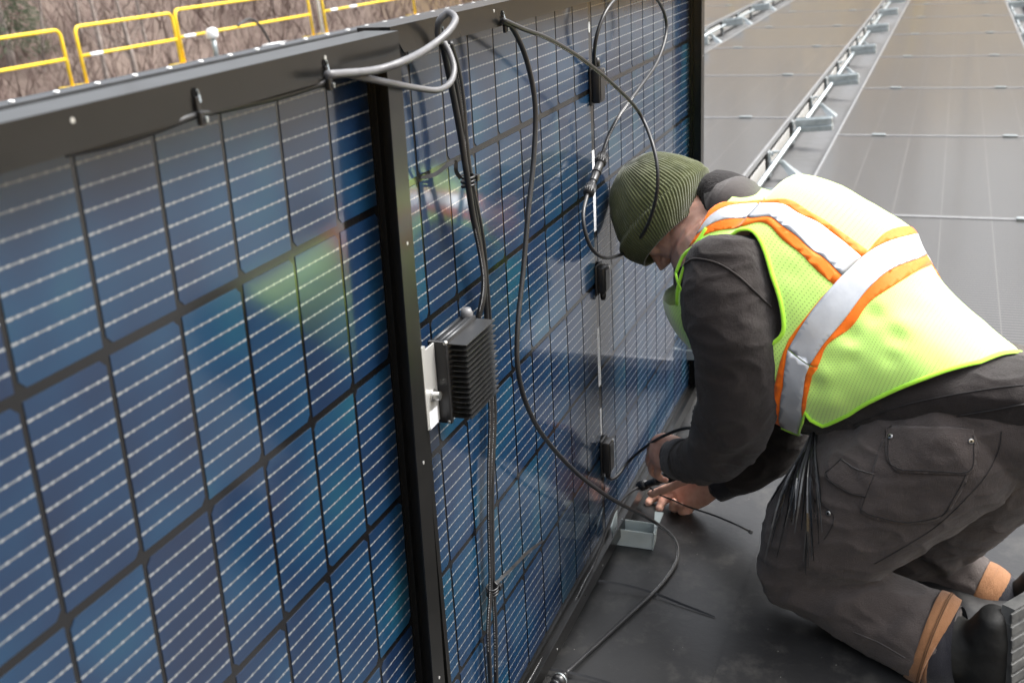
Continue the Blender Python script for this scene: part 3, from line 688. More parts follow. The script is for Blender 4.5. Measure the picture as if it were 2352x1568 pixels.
# ------------------------------------------------------------------ small things on the roof
def floor_matrix(P, xdir):
    x = (xdir - RN*xdir.dot(RN)).normalized(); y = RN.cross(x); M_ = Matrix.Identity(4)
    for r in range(3): M_[r][0] = x[r]; M_[r][1] = y[r]; M_[r][2] = RN[r]; M_[r][3] = P[r]
    return M_
M_ZINC = mottled('grey green zinc', (.40,.46,.46), (.50,.56,.56), 25, (.45,.6), metal=.25)
pl, pr = on_roof(1414,1250), on_roof(1497,1262); ln = (pr-pl).length
BK = thing('steel_bracket', 'small grey green folded steel bracket under the sagging cable', 'bracket', mat=floor_matrix(pl, pr-pl))
b = MB(); b.box((0,0,.001),(ln,.034,.003)); b.build('base', M_ZINC, BK)
b = MB(); b.box((0,-.002,.001),(ln,0,.040), bev=.0006); b.build('front_flange', M_ZINC, BK)
b = MB(); b.box((.004,.034,.001),(ln,.036,.044), bev=.0006); b.build('back_flange', M_ZINC, BK)
b = MB(); b.rings([[(-.003,-.004,.0),(-.001,-.004,.0),(-.001,.032,.0),(-.003,.032,.0)],[(-.012,-.006,.045),(-.010,-.006,.045),(-.006,.040,.062),(-.008,.040,.062)]]); b.build('left_lug', M_ZINC, BK)
b = MB(); b.rings([[(ln+.001,-.002,.0),(ln+.003,-.002,.0),(ln+.003,.040,.0),(ln+.001,.040,.0)],[(ln+.002,-.002,.040),(ln+.004,-.002,.040),(ln+.006,.040,.046),(ln+.004,.040,.046)],[(ln-.004,.052,.058),(ln+.014,.052,.058),(ln+.014,.058,.060),(ln-.004,.058,.060)]]); b.build('right_lug', M_ZINC, BK)
gl = floor_matrix(on_roof(1286,1560,.012), on_roof(1300,1545)-on_roof(1286,1560))
G_ = thing('floor_connector', 'ridged round connector on the roof at the lower end of the long cable', 'connector', mat=gl)
b = MB(); b.tube([(-.012,0,0),(-.008,0,0),(.006,0,0),(.010,0,0)], [.010,.013,.013,.010], 16); b.build('body', M_PLAST, G_, True)
b = MB(); b.tube([(-.02,0,0),(-.012,0,0)], .010, 16); b.tube([(.010,0,0),(.02,0,0)], [.009,.005], 12); b.build('nut', M_PLAST, G_, True)
b = MB(); b.tube([(-.001,.0,.0),(.002,0,0)], .0136, 18, cap=False); b.build('ring', M_GALV, G_, True)
# clamp of the row structure showing between the panel edge and the sleeve
pc = Vector((.93, .035, -.49))
CL = thing('module_clamp', 'crumpled looking silver clamp at the far bottom corner of the standing panel', 'clamp', loc=pc)
b = MB(); b.box((-.03,-.012,-.065),(.03,-.004,.02), bev=.003); b.box((-.03,-.05,-.07),(.03,.03,-.064), bev=.002); b.build('post_plate', M_GALV, CL)
b = MB(); b.box((-.022,-.03,.012),(.022,.006,.035), bev=.005); b.tube([(0,-.012,.03),(0,-.012,.05)], .009, 10); b.build('jaw', M_GALV, CL)
b = MB(); b.tube([(.01,-.018,-.02),(.01,-.026,-.02)], .008, 8); b.build('bolt', M_STEEL, CL)

# ------------------------------------------------------------------ the kneeling worker
def pxm(P): return (P - CAM_C).dot(CF) / PXF              # metres per photo pixel at P
def limb(secs, n=24, per=6, axis=None):
    # secs: (x, y, lateral offset, half width in photo pixels, half thickness along the sight line in metres)
    C_ = [ps(s[0], s[1], s[2]) for s in secs]; R1 = [s[3]*pxm(c) for s, c in zip(secs, C_)]; R2 = [s[4] for s in secs]
    P = curve_pts(C_, per); m_ = len(secs); rings = []
    def interp(A, i):
        k = min(i//per, m_-2); t = i/per - k; t = t*t*(3-2*t) if False else t
        a = A[max(k-1,0)]; b_ = A[k]; c = A[k+1]; d = A[min(k+2,m_-1)]
        v = 0.5*((2*b_) + (c-a)*t + (2*a-5*b_+4*c-d)*t*t + (3*b_-a-3*c+d)*t**3)
        return max(v, min(b_, c)*.6)
    for i, p in enumerate(P):
        t = (P[min(i+1,len(P)-1)] - P[max(i-1,0)]).normalized(); v = (p - CAM_C).normalized()
        t = axis if axis is not None else t
        e1 = t.cross(v).normalized(); e2 = e1.cross(t).normalized(); r1 = interp(R1, i); r2 = interp(R2, i)
        rings.append([p + e1*(r1*math.cos(2*math.pi*j/n)) + e2*(r2*math.sin(2*math.pi*j/n)) for j in range(n)])
    return rings
def capped(b, rings):
    # rounded ends
    def cap(r, o):
        c = sum(r, Vector())/len(r); d = (c - sum(o, Vector())/len(o)).normalized(); R_ = sum((q-c).length for q in r)/len(r); out = []
        for k in (1, 2, 3): a = k*math.pi/2/3.3; out.append([c + (q-c)*math.cos(a) + d*(R_*.55*math.sin(a)) for q in r])
        return out
    a = cap(rings[0], rings[1])[::-1]; e = cap(rings[-1], rings[-2]); b.rings(a + rings + e)
DG = None
def remesh(b, voxel, name, mats, parent, relax=4, disp=None, **kw):
    me = b.mesh(name + '_raw', M_PLAST); o = bpy.data.objects.new(name + '_raw', me); COL.objects.link(o)
    md = o.modifiers.new('r', 'REMESH'); md.mode = 'VOXEL'; md.voxel_size = voxel; md.use_smooth_shade = True
    sm = o.modifiers.new('s', 'SMOOTH'); sm.factor = .5; sm.iterations = relax
    dg = bpy.context.evaluated_depsgraph_get(); new = bpy.data.meshes.new_from_object(o.evaluated_get(dg), depsgraph=dg)
    bpy.data.objects.remove(o); bpy.data.meshes.remove(me); new.name = name
    new.materials.clear()
    for m_ in (mats if isinstance(mats, (list, tuple)) else [mats]): new.materials.append(m_)
    new.polygons.foreach_set('material_index', [0]*len(new.polygons))
    if disp:
        nr = [v.normal.copy() for v in new.vertices]
        for v, q in zip(new.vertices, nr): v.co = v.co + q*disp(v.co, q)
    new.polygons.foreach_set('use_smooth', [True]*len(new.polygons)); new.update()
    return link(name, new, parent, **kw)
def bvh_of(o):
    me = o.data; return BVHTree.FromPolygons([o.matrix_world @ v.co for v in me.vertices], [tuple(p.vertices) for p in me.polygons])
def cast(bvh, x, y):
    d = ray(x, y).normalized(); h = bvh.ray_cast(CAM_C, d); 
    return (h[0], h[1], h[2]) if h[0] is not None else None
def cast_near(bvh, x, y):
    h = cast(bvh, x, y)
    if h: return h[0], h[1]
    d = ray(x, y).normalized(); best = None                # just off the outline: nearest surface point to the sight line
    for k in range(40):
        p = CAM_C + d*(1.5 + k*.03); q = bvh.find_nearest(p)
        if best is None or q[3] < best[0]: best = (q[3], q[0], q[1])
    return best[1], best[2]
def folds(lines):
    L_ = [(ps(*a), ps(*c), w, h) for a, c, w, h in lines]
    def f(p):
        s = 0.0
        for a, c, w, h in L_:
            v = (p - CAM_C); 
            # distance measured across the sight line, so a crease runs over whatever surface it meets
            d = c - a; l2 = d.length_squared; t = max(0, min(1, (p-a).dot(d)/l2)); q = a + d*t
            e = p - q; vv = v.normalized(); e = e - vv*e.dot(vv); r = e.length
            if (p-q).length < .16: s += h*math.exp(-(r/w)**2)*(1 - .6*abs(2*t-1)**2)
        return s
    return f
def cloth_noise(amp, sc):
    def f(p):
        q = Vector((p.x*sc + .6*noise.noise(p*9), p.y*sc*.7, p.z*sc*1.5)); r = 1 - abs(noise.noise(q*1.25 + Vector((3,7,1))))*2
        return amp*(noise.noise(p*sc) + .45*noise.noise(p*sc*2.3 + Vector((5,1,2))) + .95*max(0, r)**3)
    return f

def fabric(name, c1, c2, weave=900, rough=.85, bump=.25, sheen=.3, sc=14):
    m_ = mat(name, c1, rough, 0, .25, Sheen_Weight=sheen, Sheen_Roughness=.5)
    tc = N(m_, 'ShaderNodeTexCoord'); nz = N(m_, 'ShaderNodeTexNoise', Scale=sc, Detail=6, Roughness=.65); L(m_, tc.outputs['Object'], nz.inputs['Vector'])
    r = ramp(m_, nz.outputs['Fac'], [(.3, c1), (.72, c2)]); L(m_, r.outputs[0], bsdf(m_).inputs['Base Color'])
    n2 = N(m_, 'ShaderNodeTexNoise', Scale=weave, Detail=2); L(m_, tc.outputs['Object'], n2.inputs['Vector'])
    n3 = N(m_, 'ShaderNodeTexNoise', Scale=60, Detail=7, Roughness=.7); L(m_, tc.outputs['Object'], n3.inputs['Vector'])
    hh = math_(m_, 'ADD', n2.outputs['Fac'], math_(m_, 'MULTIPLY', n3.outputs['Fac'], 2.0))
    bp = N(m_, 'ShaderNodeBump', Strength=min(1, bump*2), Distance=.0022); L(m_, hh, bp.inputs['Height']); L(m_, bp.outputs[0], bsdf(m_).inputs['Normal'])
    return m_
M_HOOD = fabric('charcoal sweatshirt fleece', (.0185,.0142,.0132), (.029,.0228,.0213), 900, .88, .35, .16)
M_PANT = fabric('dark brown grey canvas', (.054,.043,.039), (.088,.072,.066), 700, .82, .4, .18, 9)
M_CUFF = fabric('tan canvas hem', (.23,.105,.045), (.31,.15,.068), 700, .8, .3, .2, 20)
M_NAVY = fabric('navy black jersey', (.008,.008,.012), (.014,.014,.020))
M_FLEECE = fabric('curly fleece lining', (.012,.0105,.0105), (.034,.030,.030), 260, .95, 1.0, .08, 160)
M_COLL = fabric('top-lit brown grey collar', (.050,.042,.040), (.072,.062,.059))  # paler than the sweatshirt: light from above put into the colour
M_LIME = None
def lime_mat():
    m_ = mat('lime mesh fabric', (.50,.90,.07), .75, 0, .3, Sheen_Weight=.9, Sheen_Roughness=.5)
    uv = N(m_, 'ShaderNodeUVMap'); sep = N(m_, 'ShaderNodeSeparateXYZ'); L(m_, uv.outputs[0], sep.inputs[0])
    # staggered knit holes every 4.2 mm
    gx = math_(m_, 'MULTIPLY', sep.outputs[0], 210.0); gy = math_(m_, 'MULTIPLY', sep.outputs[1], 210.0)
    row = math_(m_, 'FLOOR', gy); sx = math_(m_, 'ADD', gx, math_(m_, 'MULTIPLY', math_(m_, 'MODULO', row, 2.0), .5))
    dx = math_(m_, 'SUBTRACT', math_(m_, 'FRACT', sx), .5); dy = math_(m_, 'SUBTRACT', math_(m_, 'FRACT', gy), .5)
    r2 = math_(m_, 'ADD', math_(m_, 'MULTIPLY', dx, dx), math_(m_, 'MULTIPLY', dy, dy)); hole = math_(m_, 'LESS_THAN', r2, .045)
    mx = N(m_, 'ShaderNodeMixRGB'); L(m_, hole, mx.inputs[0]); mx.inputs[1].default_value = (.63,.97,.21,1); mx.inputs[2].default_value = (.36,.62,.11,1)
    L(m_, mx.outputs[0], bsdf(m_).inputs['Base Color'])
    bp = N(m_, 'ShaderNodeBump', Strength=.5, Distance=.001); L(m_, math_(m_, 'SUBTRACT', 1.0, hole), bp.inputs['Height']); L(m_, bp.outputs[0], bsdf(m_).inputs['Normal'])
    return m_
M_LIME = lime_mat()
M_BIND = fabric('lime binding', (.40,.85,.04), (.48,.92,.06), 900, .7, .2, .3)
M_ORANGE = fabric('fluorescent orange tape', (.95,.16,.005), (1.0,.22,.01), 900, .6, .12, .2)
M_SILVER = mottled('silver reflective tape', (.50,.52,.55), (.60,.62,.65), 30, (.3,.42), metal=.35, bump=.15, bscale=90)
def skin_mat():
    m_ = mat('skin', (.52,.28,.20), .5, 0, .4, Subsurface_Weight=.12, Subsurface_Scale=.006)
    tc = N(m_, 'ShaderNodeTexCoord'); nz = N(m_, 'ShaderNodeTexNoise', Scale=38, Detail=5, Roughness=.6); L(m_, tc.outputs['Object'], nz.inputs['Vector'])
    r = ramp(m_, nz.outputs['Fac'], [(.3, (.52,.27,.20)), (.55, (.64,.38,.295)), (.75, (.70,.45,.36))]); L(m_, r.outputs[0], bsdf(m_).inputs['Base Color'])
    n2 = N(m_, 'ShaderNodeTexVoronoi', Scale=420); L(m_, tc.outputs['Object'], n2.inputs['Vector'])
    bp = N(m_, 'ShaderNodeBump', Strength=.12, Distance=.001); L(m_, n2.outputs['Distance'], bp.inputs['Height']); L(m_, bp.outputs[0], bsdf(m_).inputs['Normal'])
    return m_
M_SKIN = skin_mat()
M_NAIL = mottled('finger nail', (.62,.36,.30), (.68,.42,.36), 60, (.3,.4))
M_HAIR = mottled('dark brown hair', (.025,.015,.010), (.05,.03,.02), 90, (.5,.6))

# --- sections measured on the photograph
TORSO = [(2440,1010,.16,112,.17), (2285,932,.16,128,.175), (2112,845,.16,172,.172), (1955,768,.16,255,.165), (1815,664,.15,250,.165), (1698,600,.15,215,.155), (1640,545,.15,142,.12)]
PELVIS = [(1980,1000,.15,120,.15), (2130,1000,.15,165,.165), (2280,960,.15,172,.172), (2420,960,.15,150,.16)]
N_THIGH = [(1798,1318,.0,64,.062), (1862,1250,.01,128,.085), (1960,1168,.03,162,.105), (2085,1080,.05,168,.115), (2215,1010,.08,160,.13)]
N_SHIN = [(1800,1328,.0,62,.06), (1880,1352,.0,74,.066), (1975,1388,.0,92,.07), (2050,1422,.0,100,.07), (2138,1466,.0,108,.068)]
F_THIGH = [(1990,1290,.33,70,.062), (2080,1240,.32,105,.085), (2190,1160,.30,120,.10), (2300,1060,.27,125,.12)]
F_SHIN = [(1990,1300,.33,66,.06), (2080,1310,.33,74,.065), (2180,1322,.33,76,.066), (2256,1362,.33,71,.062)]
N_ARM = [(1668,590,.02,92,.07), (1672,690,-.01,108,.075), (1690,790,-.03,98,.066), (1692,890,-.03,92,.06), (1682,970,-.02,90,.056), (1640,1040,.0,72,.05), (1588,1058,.03,50,.042), (1562,1054,.045,44,.036)]
F_ARM = [(1760,620,.30,80,.07), (1790,760,.32,80,.06), (1800,900,.32,75,.055), (1780,1010,.31,66,.05), (1720,1075,.28,52,.045), (1648,1112,.25,36,.036)]
NECK = [(1690,540,.15,60,.055), (1640,500,.15,62,.056), (1585,500,.15,66,.06)]

PERSON = bpy.data.objects.new('person', None)             # replaced by the body mesh below
bpy.data.objects.remove(PERSON)
# --- skin: one continuous body with a head, face and two working hands
body = MB()
for s, k in ((TORSO[2:], .86), (PELVIS[:3], .80), (N_THIGH, .74), (N_SHIN, .66), (F_THIGH, .74), (F_SHIN, .66)):
    capped(body, limb([(x, y, b, r*k, t*k) for x, y, b, r, t in s], 16, 4))
capped(body, limb([(x, y, b, r*(.60 if i < 6 else .55), t*(.62 if i < 6 else .62)) for i, (x, y, b, r, t) in enumerate(N_ARM)], 14, 4))
capped(body, limb([(x, y, b, r*(.60 if i < 5 else .72), t*.66) for i, (x, y, b, r, t) in enumerate(F_ARM)], 14, 4))
capped(body, limb(NECK, 16, 4))
# head axes: crown direction, face direction and his right
HC = ps(1516, 474, .14); HK = (FD*.93 + ZUP*.37).normalized(); HF = (FD*.37 - ZUP*.93).normalized()
HM = Matrix((( LAT.x, HF.x, HK.x), (LAT.y, HF.y, HK.y), (LAT.z, HF.z, HK.z)))
def hd(r, f, u): return HC + LAT*r + HF*f + HK*u          # right, face-forward, up
body.ball(hd(0,-.006,.004), .070, .083, .078, HM, 20, 14)     # skull
body.ball(hd(0,.030,-.035), .058, .060, .075, HM, 18, 12)    # face
body.ball(hd(0,.055,-.098), .026, .022, .022, HM, 12, 8)     # chin
for s in (-1, 1):
    body.ball(hd(.036*s,.020,-.075), .022, .040, .030, HM, 12, 8)  # jaw
    body.ball(hd(.034*s,.066,-.028), .022, .018, .018, HM, 12, 8)  # cheek bone
    body.ball(hd(.076*s,-.012,-.022), .008, .019, .030, HM, 12, 8)  # ear
    body.ball(hd(.026*s,.082,.010), .024, .010, .008, HM, 10, 6)   # brow
body.tube([hd(0,.083,.006), hd(0,.098,-.020), hd(0,.112,-.040), hd(0,.092,-.050)], [.009,.011,.0145,.010], 10)   # nose
for s in (-1, 1): body.ball(hd(.011*s,.096,-.045), .0085, .010, .008, HM, 8, 6)
body.tube([hd(-.022,.080,-.069), hd(0,.089,-.067), hd(.022,.080,-.069)], [.004,.0065,.004], 8)
body.tube([hd(-.020,.079,-.078), hd(0,.087,-.078), hd(.020,.079,-.078)], [.004,.007,.004], 8)
NAILS = []
def finger(pts, r0, r1, nail=None):
    P = curve_pts(pts, 5); m_ = len(P); body.tube(P, [(r0 + (r1-r0)*i/(m_-1))*(1 + .07*math.cos(6*math.pi*i/(m_-1))) for i in range(m_)], 10)
    body.ball(P[-1], r1*1.0, nu=10, nv=8)
    if nail is not None: NAILS.append((P[-1], (P[-1]-P[-3]).normalized(), nail, r1))
# near (left) hand: back of the hand up and towards us, knuckles to the left, fingers curling down round the connector
def nh(x, y, b): return ps(x, y, b)
capped(body, limb([(1592,1056,.04,34,.026),(1568,1048,.05,38,.024),(1545,1042,.06,43,.022),(1522,1036,.07,42,.021),(1508,1034,.078,36,.018)], 16, 4))
for k, (kx, ky, mx, my, tx, ty, bb) in enumerate(((1512,1006,1494,1026,1500,1050,.115),(1504,1026,1490,1052,1502,1078,.10),(1508,1048,1496,1074,1514,1096,.085),(1518,1066,1510,1088,1530,1102,.07))):
    finger([nh(kx+14,ky-2,bb-.03), nh(kx,ky,bb-.012), nh(mx,my,bb), nh((mx+tx)/2-1,(my+ty)/2+4,bb+.008), nh(tx,ty,bb+.012)], .0098, .0072 if k < 3 else .0064)
finger([nh(1562,1022,.075), nh(1545,1020,.10), nh(1528,1032,.122), nh(1516,1056,.132), nh(1512,1078,.130)], .0115, .0082)       # thumb, on the far side
# far (right) hand: palm turned to us, thumb lying over the tie, fingers curled up under it
capped(body, limb([(1652,1112,.25,30,.026),(1630,1114,.25,36,.024),(1606,1122,.25,42,.021),(1582,1134,.245,40,.019),(1566,1142,.24,32,.016)], 16, 4))
finger([ps(1612,1096,.235), ps(1592,1094,.222), ps(1566,1104,.212), ps(1535,1120,.205), ps(1512,1128,.202), ps(1497,1134,.201)], .0135, .0092, Vector((-.3,-.5,.6)))   # thumb
for k, q in enumerate(([(1570,1120,.245),(1545,1126,.242),(1515,1138,.232),(1496,1146,.222),(1489,1154,.212)],
                       [(1574,1132,.245),(1552,1140,.24),(1530,1146,.228),(1518,1158,.215),(1514,1168,.206)],
                       [(1580,1144,.245),(1566,1158,.238),(1552,1168,.225),(1545,1163,.212),(1547,1152,.206)],
                       [(1592,1152,.245),(1584,1168,.238),(1572,1176,.226),(1563,1170,.215),(1565,1160,.209)])):
    finger([ps(*p) for p in q], .0110, (.0090,.0092,.0088,.0078)[k])
LABEL_P = 'kneeling person in a lime safety vest and green knit hat, working beside the standing panel'
PERSON = remesh(body, .0032, 'person', M_SKIN, None, 3, lambda p, q: .0003*noise.noise(p*120), label=LABEL_P, cat='person')
for p, d, up, r in NAILS:
    b = MB(); up = (up - d*up.dot(d)).normalized(); s = d.cross(up); Mx = Matrix(((s.x,d.x,up.x),(s.y,d.y,up.y),(s.z,d.z,up.z)))
    b.ball(p + up*r*.72 - d*r*.1, r*.62, r*.85, r*.34, Mx, 10, 6); b.build('nail', M_NAIL, PERSON, True)
M_EYE = mottled('eye', (.7,.68,.65), (.75,.73,.7), 30, (.1,.15))
M_IRIS = mat('iris', (.05,.03,.02), .2)
for s in (-1, 1):
    b = MB(); b.ball(hd(.030*s,.0755,-.008), .0115, nu=12, nv=8); e = b.build('eye', M_EYE, PERSON, True)
    b = MB(); b.ball(hd(.030*s,.0838,-.0095), .0045, .0045, .0045, nu=10, nv=6); b.build('iris', M_IRIS, e, True)

# --- knit hat
HAT = [(1434,381,.14,6,.006), (1438,385,.14,26,.022), (1451,399,.14,67,.058), (1475,424,.14,98,.083), (1503,453,.14,120,.099), (1526,478,.14,129,.104), (1540,508,.14,112,.100)]
HAX = (ps(1545,508,.14) - ps(1480,440,.14)).normalized()
def knit_mat():
    m_ = mat('olive ribbed knit', (.085,.095,.035), .9, 0, .2, Sheen_Weight=.5, Sheen_Roughness=.5)
    uv = N(m_, 'ShaderNodeUVMap'); sep = N(m_, 'ShaderNodeSeparateXYZ'); L(m_, uv.outputs[0], sep.inputs[0])
    tc = N(m_, 'ShaderNodeTexCoord'); nz = N(m_, 'ShaderNodeTexNoise', Scale=40, Detail=5); L(m_, tc.outputs['Object'], nz.inputs['Vector'])
    n2 = N(m_, 'ShaderNodeTexNoise', Scale=420, Detail=3); L(m_, tc.outputs['Object'], n2.inputs['Vector'])
    c = ramp(m_, nz.outputs['Fac'], [(.3, (.044,.052,.015)), (.7, (.072,.080,.027))])
    L(m_, c.outputs[0], bsdf(m_).inputs['Base Color'])
    h = n2.outputs['Fac']
    bp = N(m_, 'ShaderNodeBump', Strength=.7, Distance=.0010); L(m_, h, bp.inputs['Height']); L(m_, bp.outputs[0], bsdf(m_).inputs['Normal'])
    return m_
M_KNIT = knit_mat()
def ribbed(rings, name, parent, amp, nrib=92, closed_top=False):
    b = MB(); n = len(rings[0]); out = []
    for i, r in enumerate(rings):
        c = sum(r, Vector())/n; out.append([q + (q-c).normalized()*amp(i, j, n) for j, q in enumerate(r)])
    b.rings(out, False)
    if closed_top: b.f.append(tuple(range(n))); b.mi.append(0)
    me = b.mesh(name, M_KNIT, True); ul = me.uv_layers.new(name='UVMap')
    for p in me.polygons:
        js = [v % n for v in p.vertices]; wrap = max(js) - min(js) > n/2
        for li, v in zip(p.loop_indices, p.vertices):
            j = v % n; j = j + n if wrap and j < n/2 else j; ul.data[li].uv = (j/n, (v//n)/max(1,len(rings)-1))
    return link(name, me, parent)
hr = limb(HAT, 800, 7, HAX)
hat = ribbed(hr, 'knit_hat', PERSON, lambda i, j, n: .0009*math.cos(2*math.pi*100*j/n + .9*noise.noise(Vector((j*.02, i*.16, 9))))*min(1, i/8)*(1 + .5*noise.noise(Vector((j*.05, i*.3, 4)))) + .0016*noise.noise(Vector((j*.03, i*.2, 0))) - (.004*max(0, math.cos(2*math.pi*6*j/n))*max(0, 1-i/10)), closed_top=True)
br = limb([(1519,474,.14,127,.103), (1526,486,.14,136,.109), (1537,513,.14,122,.108), (1545,538,.14,99,.104), (1548,546,.14,93,.100), (1546,543,.14,88,.095), (1535,520,.14,95,.094)], 800, 6, HAX)
fold = ribbed(br, 'folded_brim', hat, lambda i, j, n: .0010*math.cos(2*math.pi*100*j/n + .9*noise.noise(Vector((j*.02, i*.16, 9)))) + .0012*noise.noise(Vector((j*.04, i*.3, 3))))
# a little dark hair under the brim at the temple
b = MB(); R_ = random.Random(2)
for k in range(260):
    a = R_.uniform(-.3, .9); o = hd(-.070 + R_.uniform(-.006,.004), .055 + R_.uniform(-.05,.02), .004 + R_.uniform(-.008,.008)); d = (HF*R_.uniform(-.2,.5) - HK).normalized()*R_.uniform(.012,.026)
    b.tube([o, o + d*.6 - LAT*.002, o + d], [.0006,.0005,.0002], 4, cap=False)
b.build('hair', M_HAIR, PERSON)

# --- trousers
tb = MB()
for s in (PELVIS, N_THIGH, N_SHIN, F_THIGH, F_SHIN): capped(tb, limb(s, 28, 6))
f1 = folds([((1795,1345,0),(1900,1318,0),.014,-.007), ((1775,1370,-.03),(1830,1320,-.03),.010,-.004), ((1800,1385,-.05),(1850,1345,-.05),.010,.006), ((1900,1400,-.06),(2010,1365,-.06),.014,.005), ((2000,1455,-.06),(2090,1395,-.06),.013,-.006), ((2040,1480,-.06),(2120,1400,-.06),.012,.005),
           ((1850,1060,-.06),(1905,1000,-.06),.012,-.007), ((1880,1090,-.06),(1940,1010,-.06),.012,.007), ((2010,1310,-.04),(2160,1220,-.04),.016,.005), ((1990,1275,-.06),(2120,1190,-.06),.014,-.005), ((1800,1250,-.06),(1850,1130,-.06),.016,.005),
           ((2080,1270,.27),(2150,1320,.27),.012,-.008), ((2130,1250,.27),(2190,1330,.27),.012,.007), ((2200,1260,.27),(2230,1330,.27),.010,-.006), ((1930,1435,-.06),(2040,1425,-.06),.012,-.004)])
cn = cloth_noise(.0042, 14)
TROU = remesh(tb, .0055, 'trousers', M_PANT, PERSON, 5, lambda p, q: f1(p) + cn(p))
# --- sweatshirt
hb = MB()
for s in (TORSO[1:4] + [(1815,664,.15,240,.160), (1712,606,.15,190,.145), (1702,572,.15,112,.10)], N_ARM, F_ARM): capped(hb, limb(s, 28, 6))
capped(hb, limb([(1960,930,.15,95,.15), (2080,915,.15,95,.168), (2230,908,.15,98,.178), (2420,930,.16,112,.18)], 28, 6))
f2 = folds([((1610,690,-.09),(1690,640,-.09),.016,.004), ((1620,1010,-.06),(1760,960,-.06),.016,-.006), ((1600,1035,-.03),(1740,1000,-.06),.014,.006), ((1640,880,-.09),(1740,850,-.09),.02,-.004), ((1650,800,-.09),(1760,760,-.09),.02,.004), ((1650,1070,-.04),(1720,1030,-.06),.012,-.006), ((1600,1075,0),(1640,1015,-.02),.009,-.004), ((1580,1080,.02),(1612,1015,0),.008,.004)])
cn2 = cloth_noise(.0036, 15)
HOOD = remesh(hb, .0055, 'sweatshirt', M_HOOD, PERSON, 5, lambda p, q: f2(p) + cn2(p))
BV_T, BV_H = bvh_of(TROU), bvh_of(HOOD)
# cuffs of the sleeves, hems and collar
b = MB(); r = limb([(1574,1056,.038,49,.042), (1562,1054,.046,49,.041), (1550,1051,.053,45,.038), (1548,1050,.054,40,.033), (1556,1052,.05,38,.032)], 28, 5); b.rings(r, False); b.build('sleeve_cuff', M_NAVY, HOOD, True)
b = MB(); r = limb([(1668,1103,.258,42,.040), (1652,1112,.25,40,.039), (1640,1118,.245,37,.036), (1640,1118,.245,32,.03), (1650,1112,.25,31,.03)], 28, 5); b.rings(r, False); b.build('sleeve_cuff', M_NAVY, HOOD, True)
b = MB(); b.rings(limb([(1730,515,.16,52,.070), (1714,500,.16,66,.076), (1690,480,.16,74,.078), (1672,472,.16,70,.075), (1664,470,.16,62,.068), (1676,480,.16,54,.060), (1700,500,.16,48,.056)], 36, 6), False); o = b.build('collar', M_COLL, HOOD, True); smooth_angle(o, 60)
b = MB(); b.rings(limb([(1686,482,.17,70,.074), (1668,466,.17,74,.074), (1652,452,.17,66,.068), (1642,446,.17,56,.060), (1646,452,.17,46,.052), (1668,480,.17,44,.050)], 36, 6), False); o = b.build('fleece_lining', M_FLEECE, HOOD, True)
# --- rolled tan hems and socks
def band(secs, name, m_, parent, n=36): 
    b = MB(); b.rings(limb(secs, n, 5), False); return b.build(name, m_, parent, True)
band([(2124,1459,0,107,.070), (2128,1461,0,112,.074), (2141,1466,0,114,.076), (2153,1471,0,113,.074), (2155,1472,0,107,.069), (2145,1468,0,103,.066)], 'tan_hem', M_CUFF, TROU)
band([(2244,1355,.33,73,.068), (2248,1357,.33,75,.070), (2256,1362,.33,76,.071), (2265,1367,.33,75,.070), (2266,1368,.33,72,.067), (2262,1366,.33,70,.065)], 'tan_hem', M_CUFF, TROU)
band([(2254,1361,.33,71,.066), (2272,1371,.33,72,.066), (2296,1388,.33,68,.062), (2325,1412,.33,60,.056)], 'sock', M_NAVY, TROU)
def ring_stitch(sec, parent):
    b = MB(); r = limb([sec, (sec[0]+3, sec[1]+1.3) + sec[2:]], 60, 1)[0]
    b.tube(r + r[:1], .0009, 5, cap=False); b.build('stitching', mottled('brown thread', (.10,.05,.025), (.14,.07,.03), 60, (.8,.9)), parent, True)
ring_stitch((2146,1468,0,114.6,.0766), TROU); ring_stitch((2150,1470,0,114.2,.0762), TROU)

# --- the safety vest: one shell round the torso, tapes laid on it
from mathutils.geometry import delaunay_2d_cdt
VG = limb([(x, y, b, r + 9, t + .012) for x, y, b, r, t in TORSO + [(1600,510,.15,112,.10)]], 72, 10)
NI, NJ = len(VG), 72
TL = sum((sum(VG[i+1], Vector())/NJ - sum(VG[i], Vector())/NJ).length for i in range(NI-1))
def S_(t, f):                                             # t 0..1 from hips to neck, f angle
    i = max(0, min(NI-1.0001, t*(NI-1))); j = (f/(2*math.pi)*NJ) % NJ
    i0, j0 = int(i), int(j); u, w = i-i0, j-j0; j1 = (j0+1) % NJ; j0 %= NJ
    return (VG[i0][j0]*(1-w) + VG[i0][j1]*w)*(1-u) + (VG[i0+1][j0]*(1-w) + VG[i0+1][j1]*w)*u
vt, vf, vuv = [], [], []
for i in range(NI):
    for j in range(NJ): vt.append(VG[i][j])
for i in range(NI-1):
    for j in range(NJ):
        j1 = (j+1) % NJ; a, b_, c, d = i*NJ+j, i*NJ+j1, (i+1)*NJ+j1, (i+1)*NJ+j
        vf += [(a, b_, c), (a, c, d)]; vuv += [((i,j),(i,j+1),(i+1,j+1)), ((i,j),(i+1,j+1),(i+1,j))]
BV_V = BVHTree.FromPolygons(vt, vf)
def uv_at(P, k):
    a, b_, c = (vt[q] for q in vf[k]); n = (b_-a).cross(c-a); ar = n.dot(n)
    w0 = (c-b_).cross(P-b_).dot(n)/ar; w1 = (a-c).cross(P-c).dot(n)/ar; w2 = 1-w0-w1
    i = sum(w*q[0] for w, q in zip((w0,w1,w2), vuv[k])); j = sum(w*q[1] for w, q in zip((w0,w1,w2), vuv[k]))
    f = j/NJ*2*math.pi; f = f + 2*math.pi if f < math.pi/2 else f
    return Vector((f*.19, i/(NI-1)*TL))
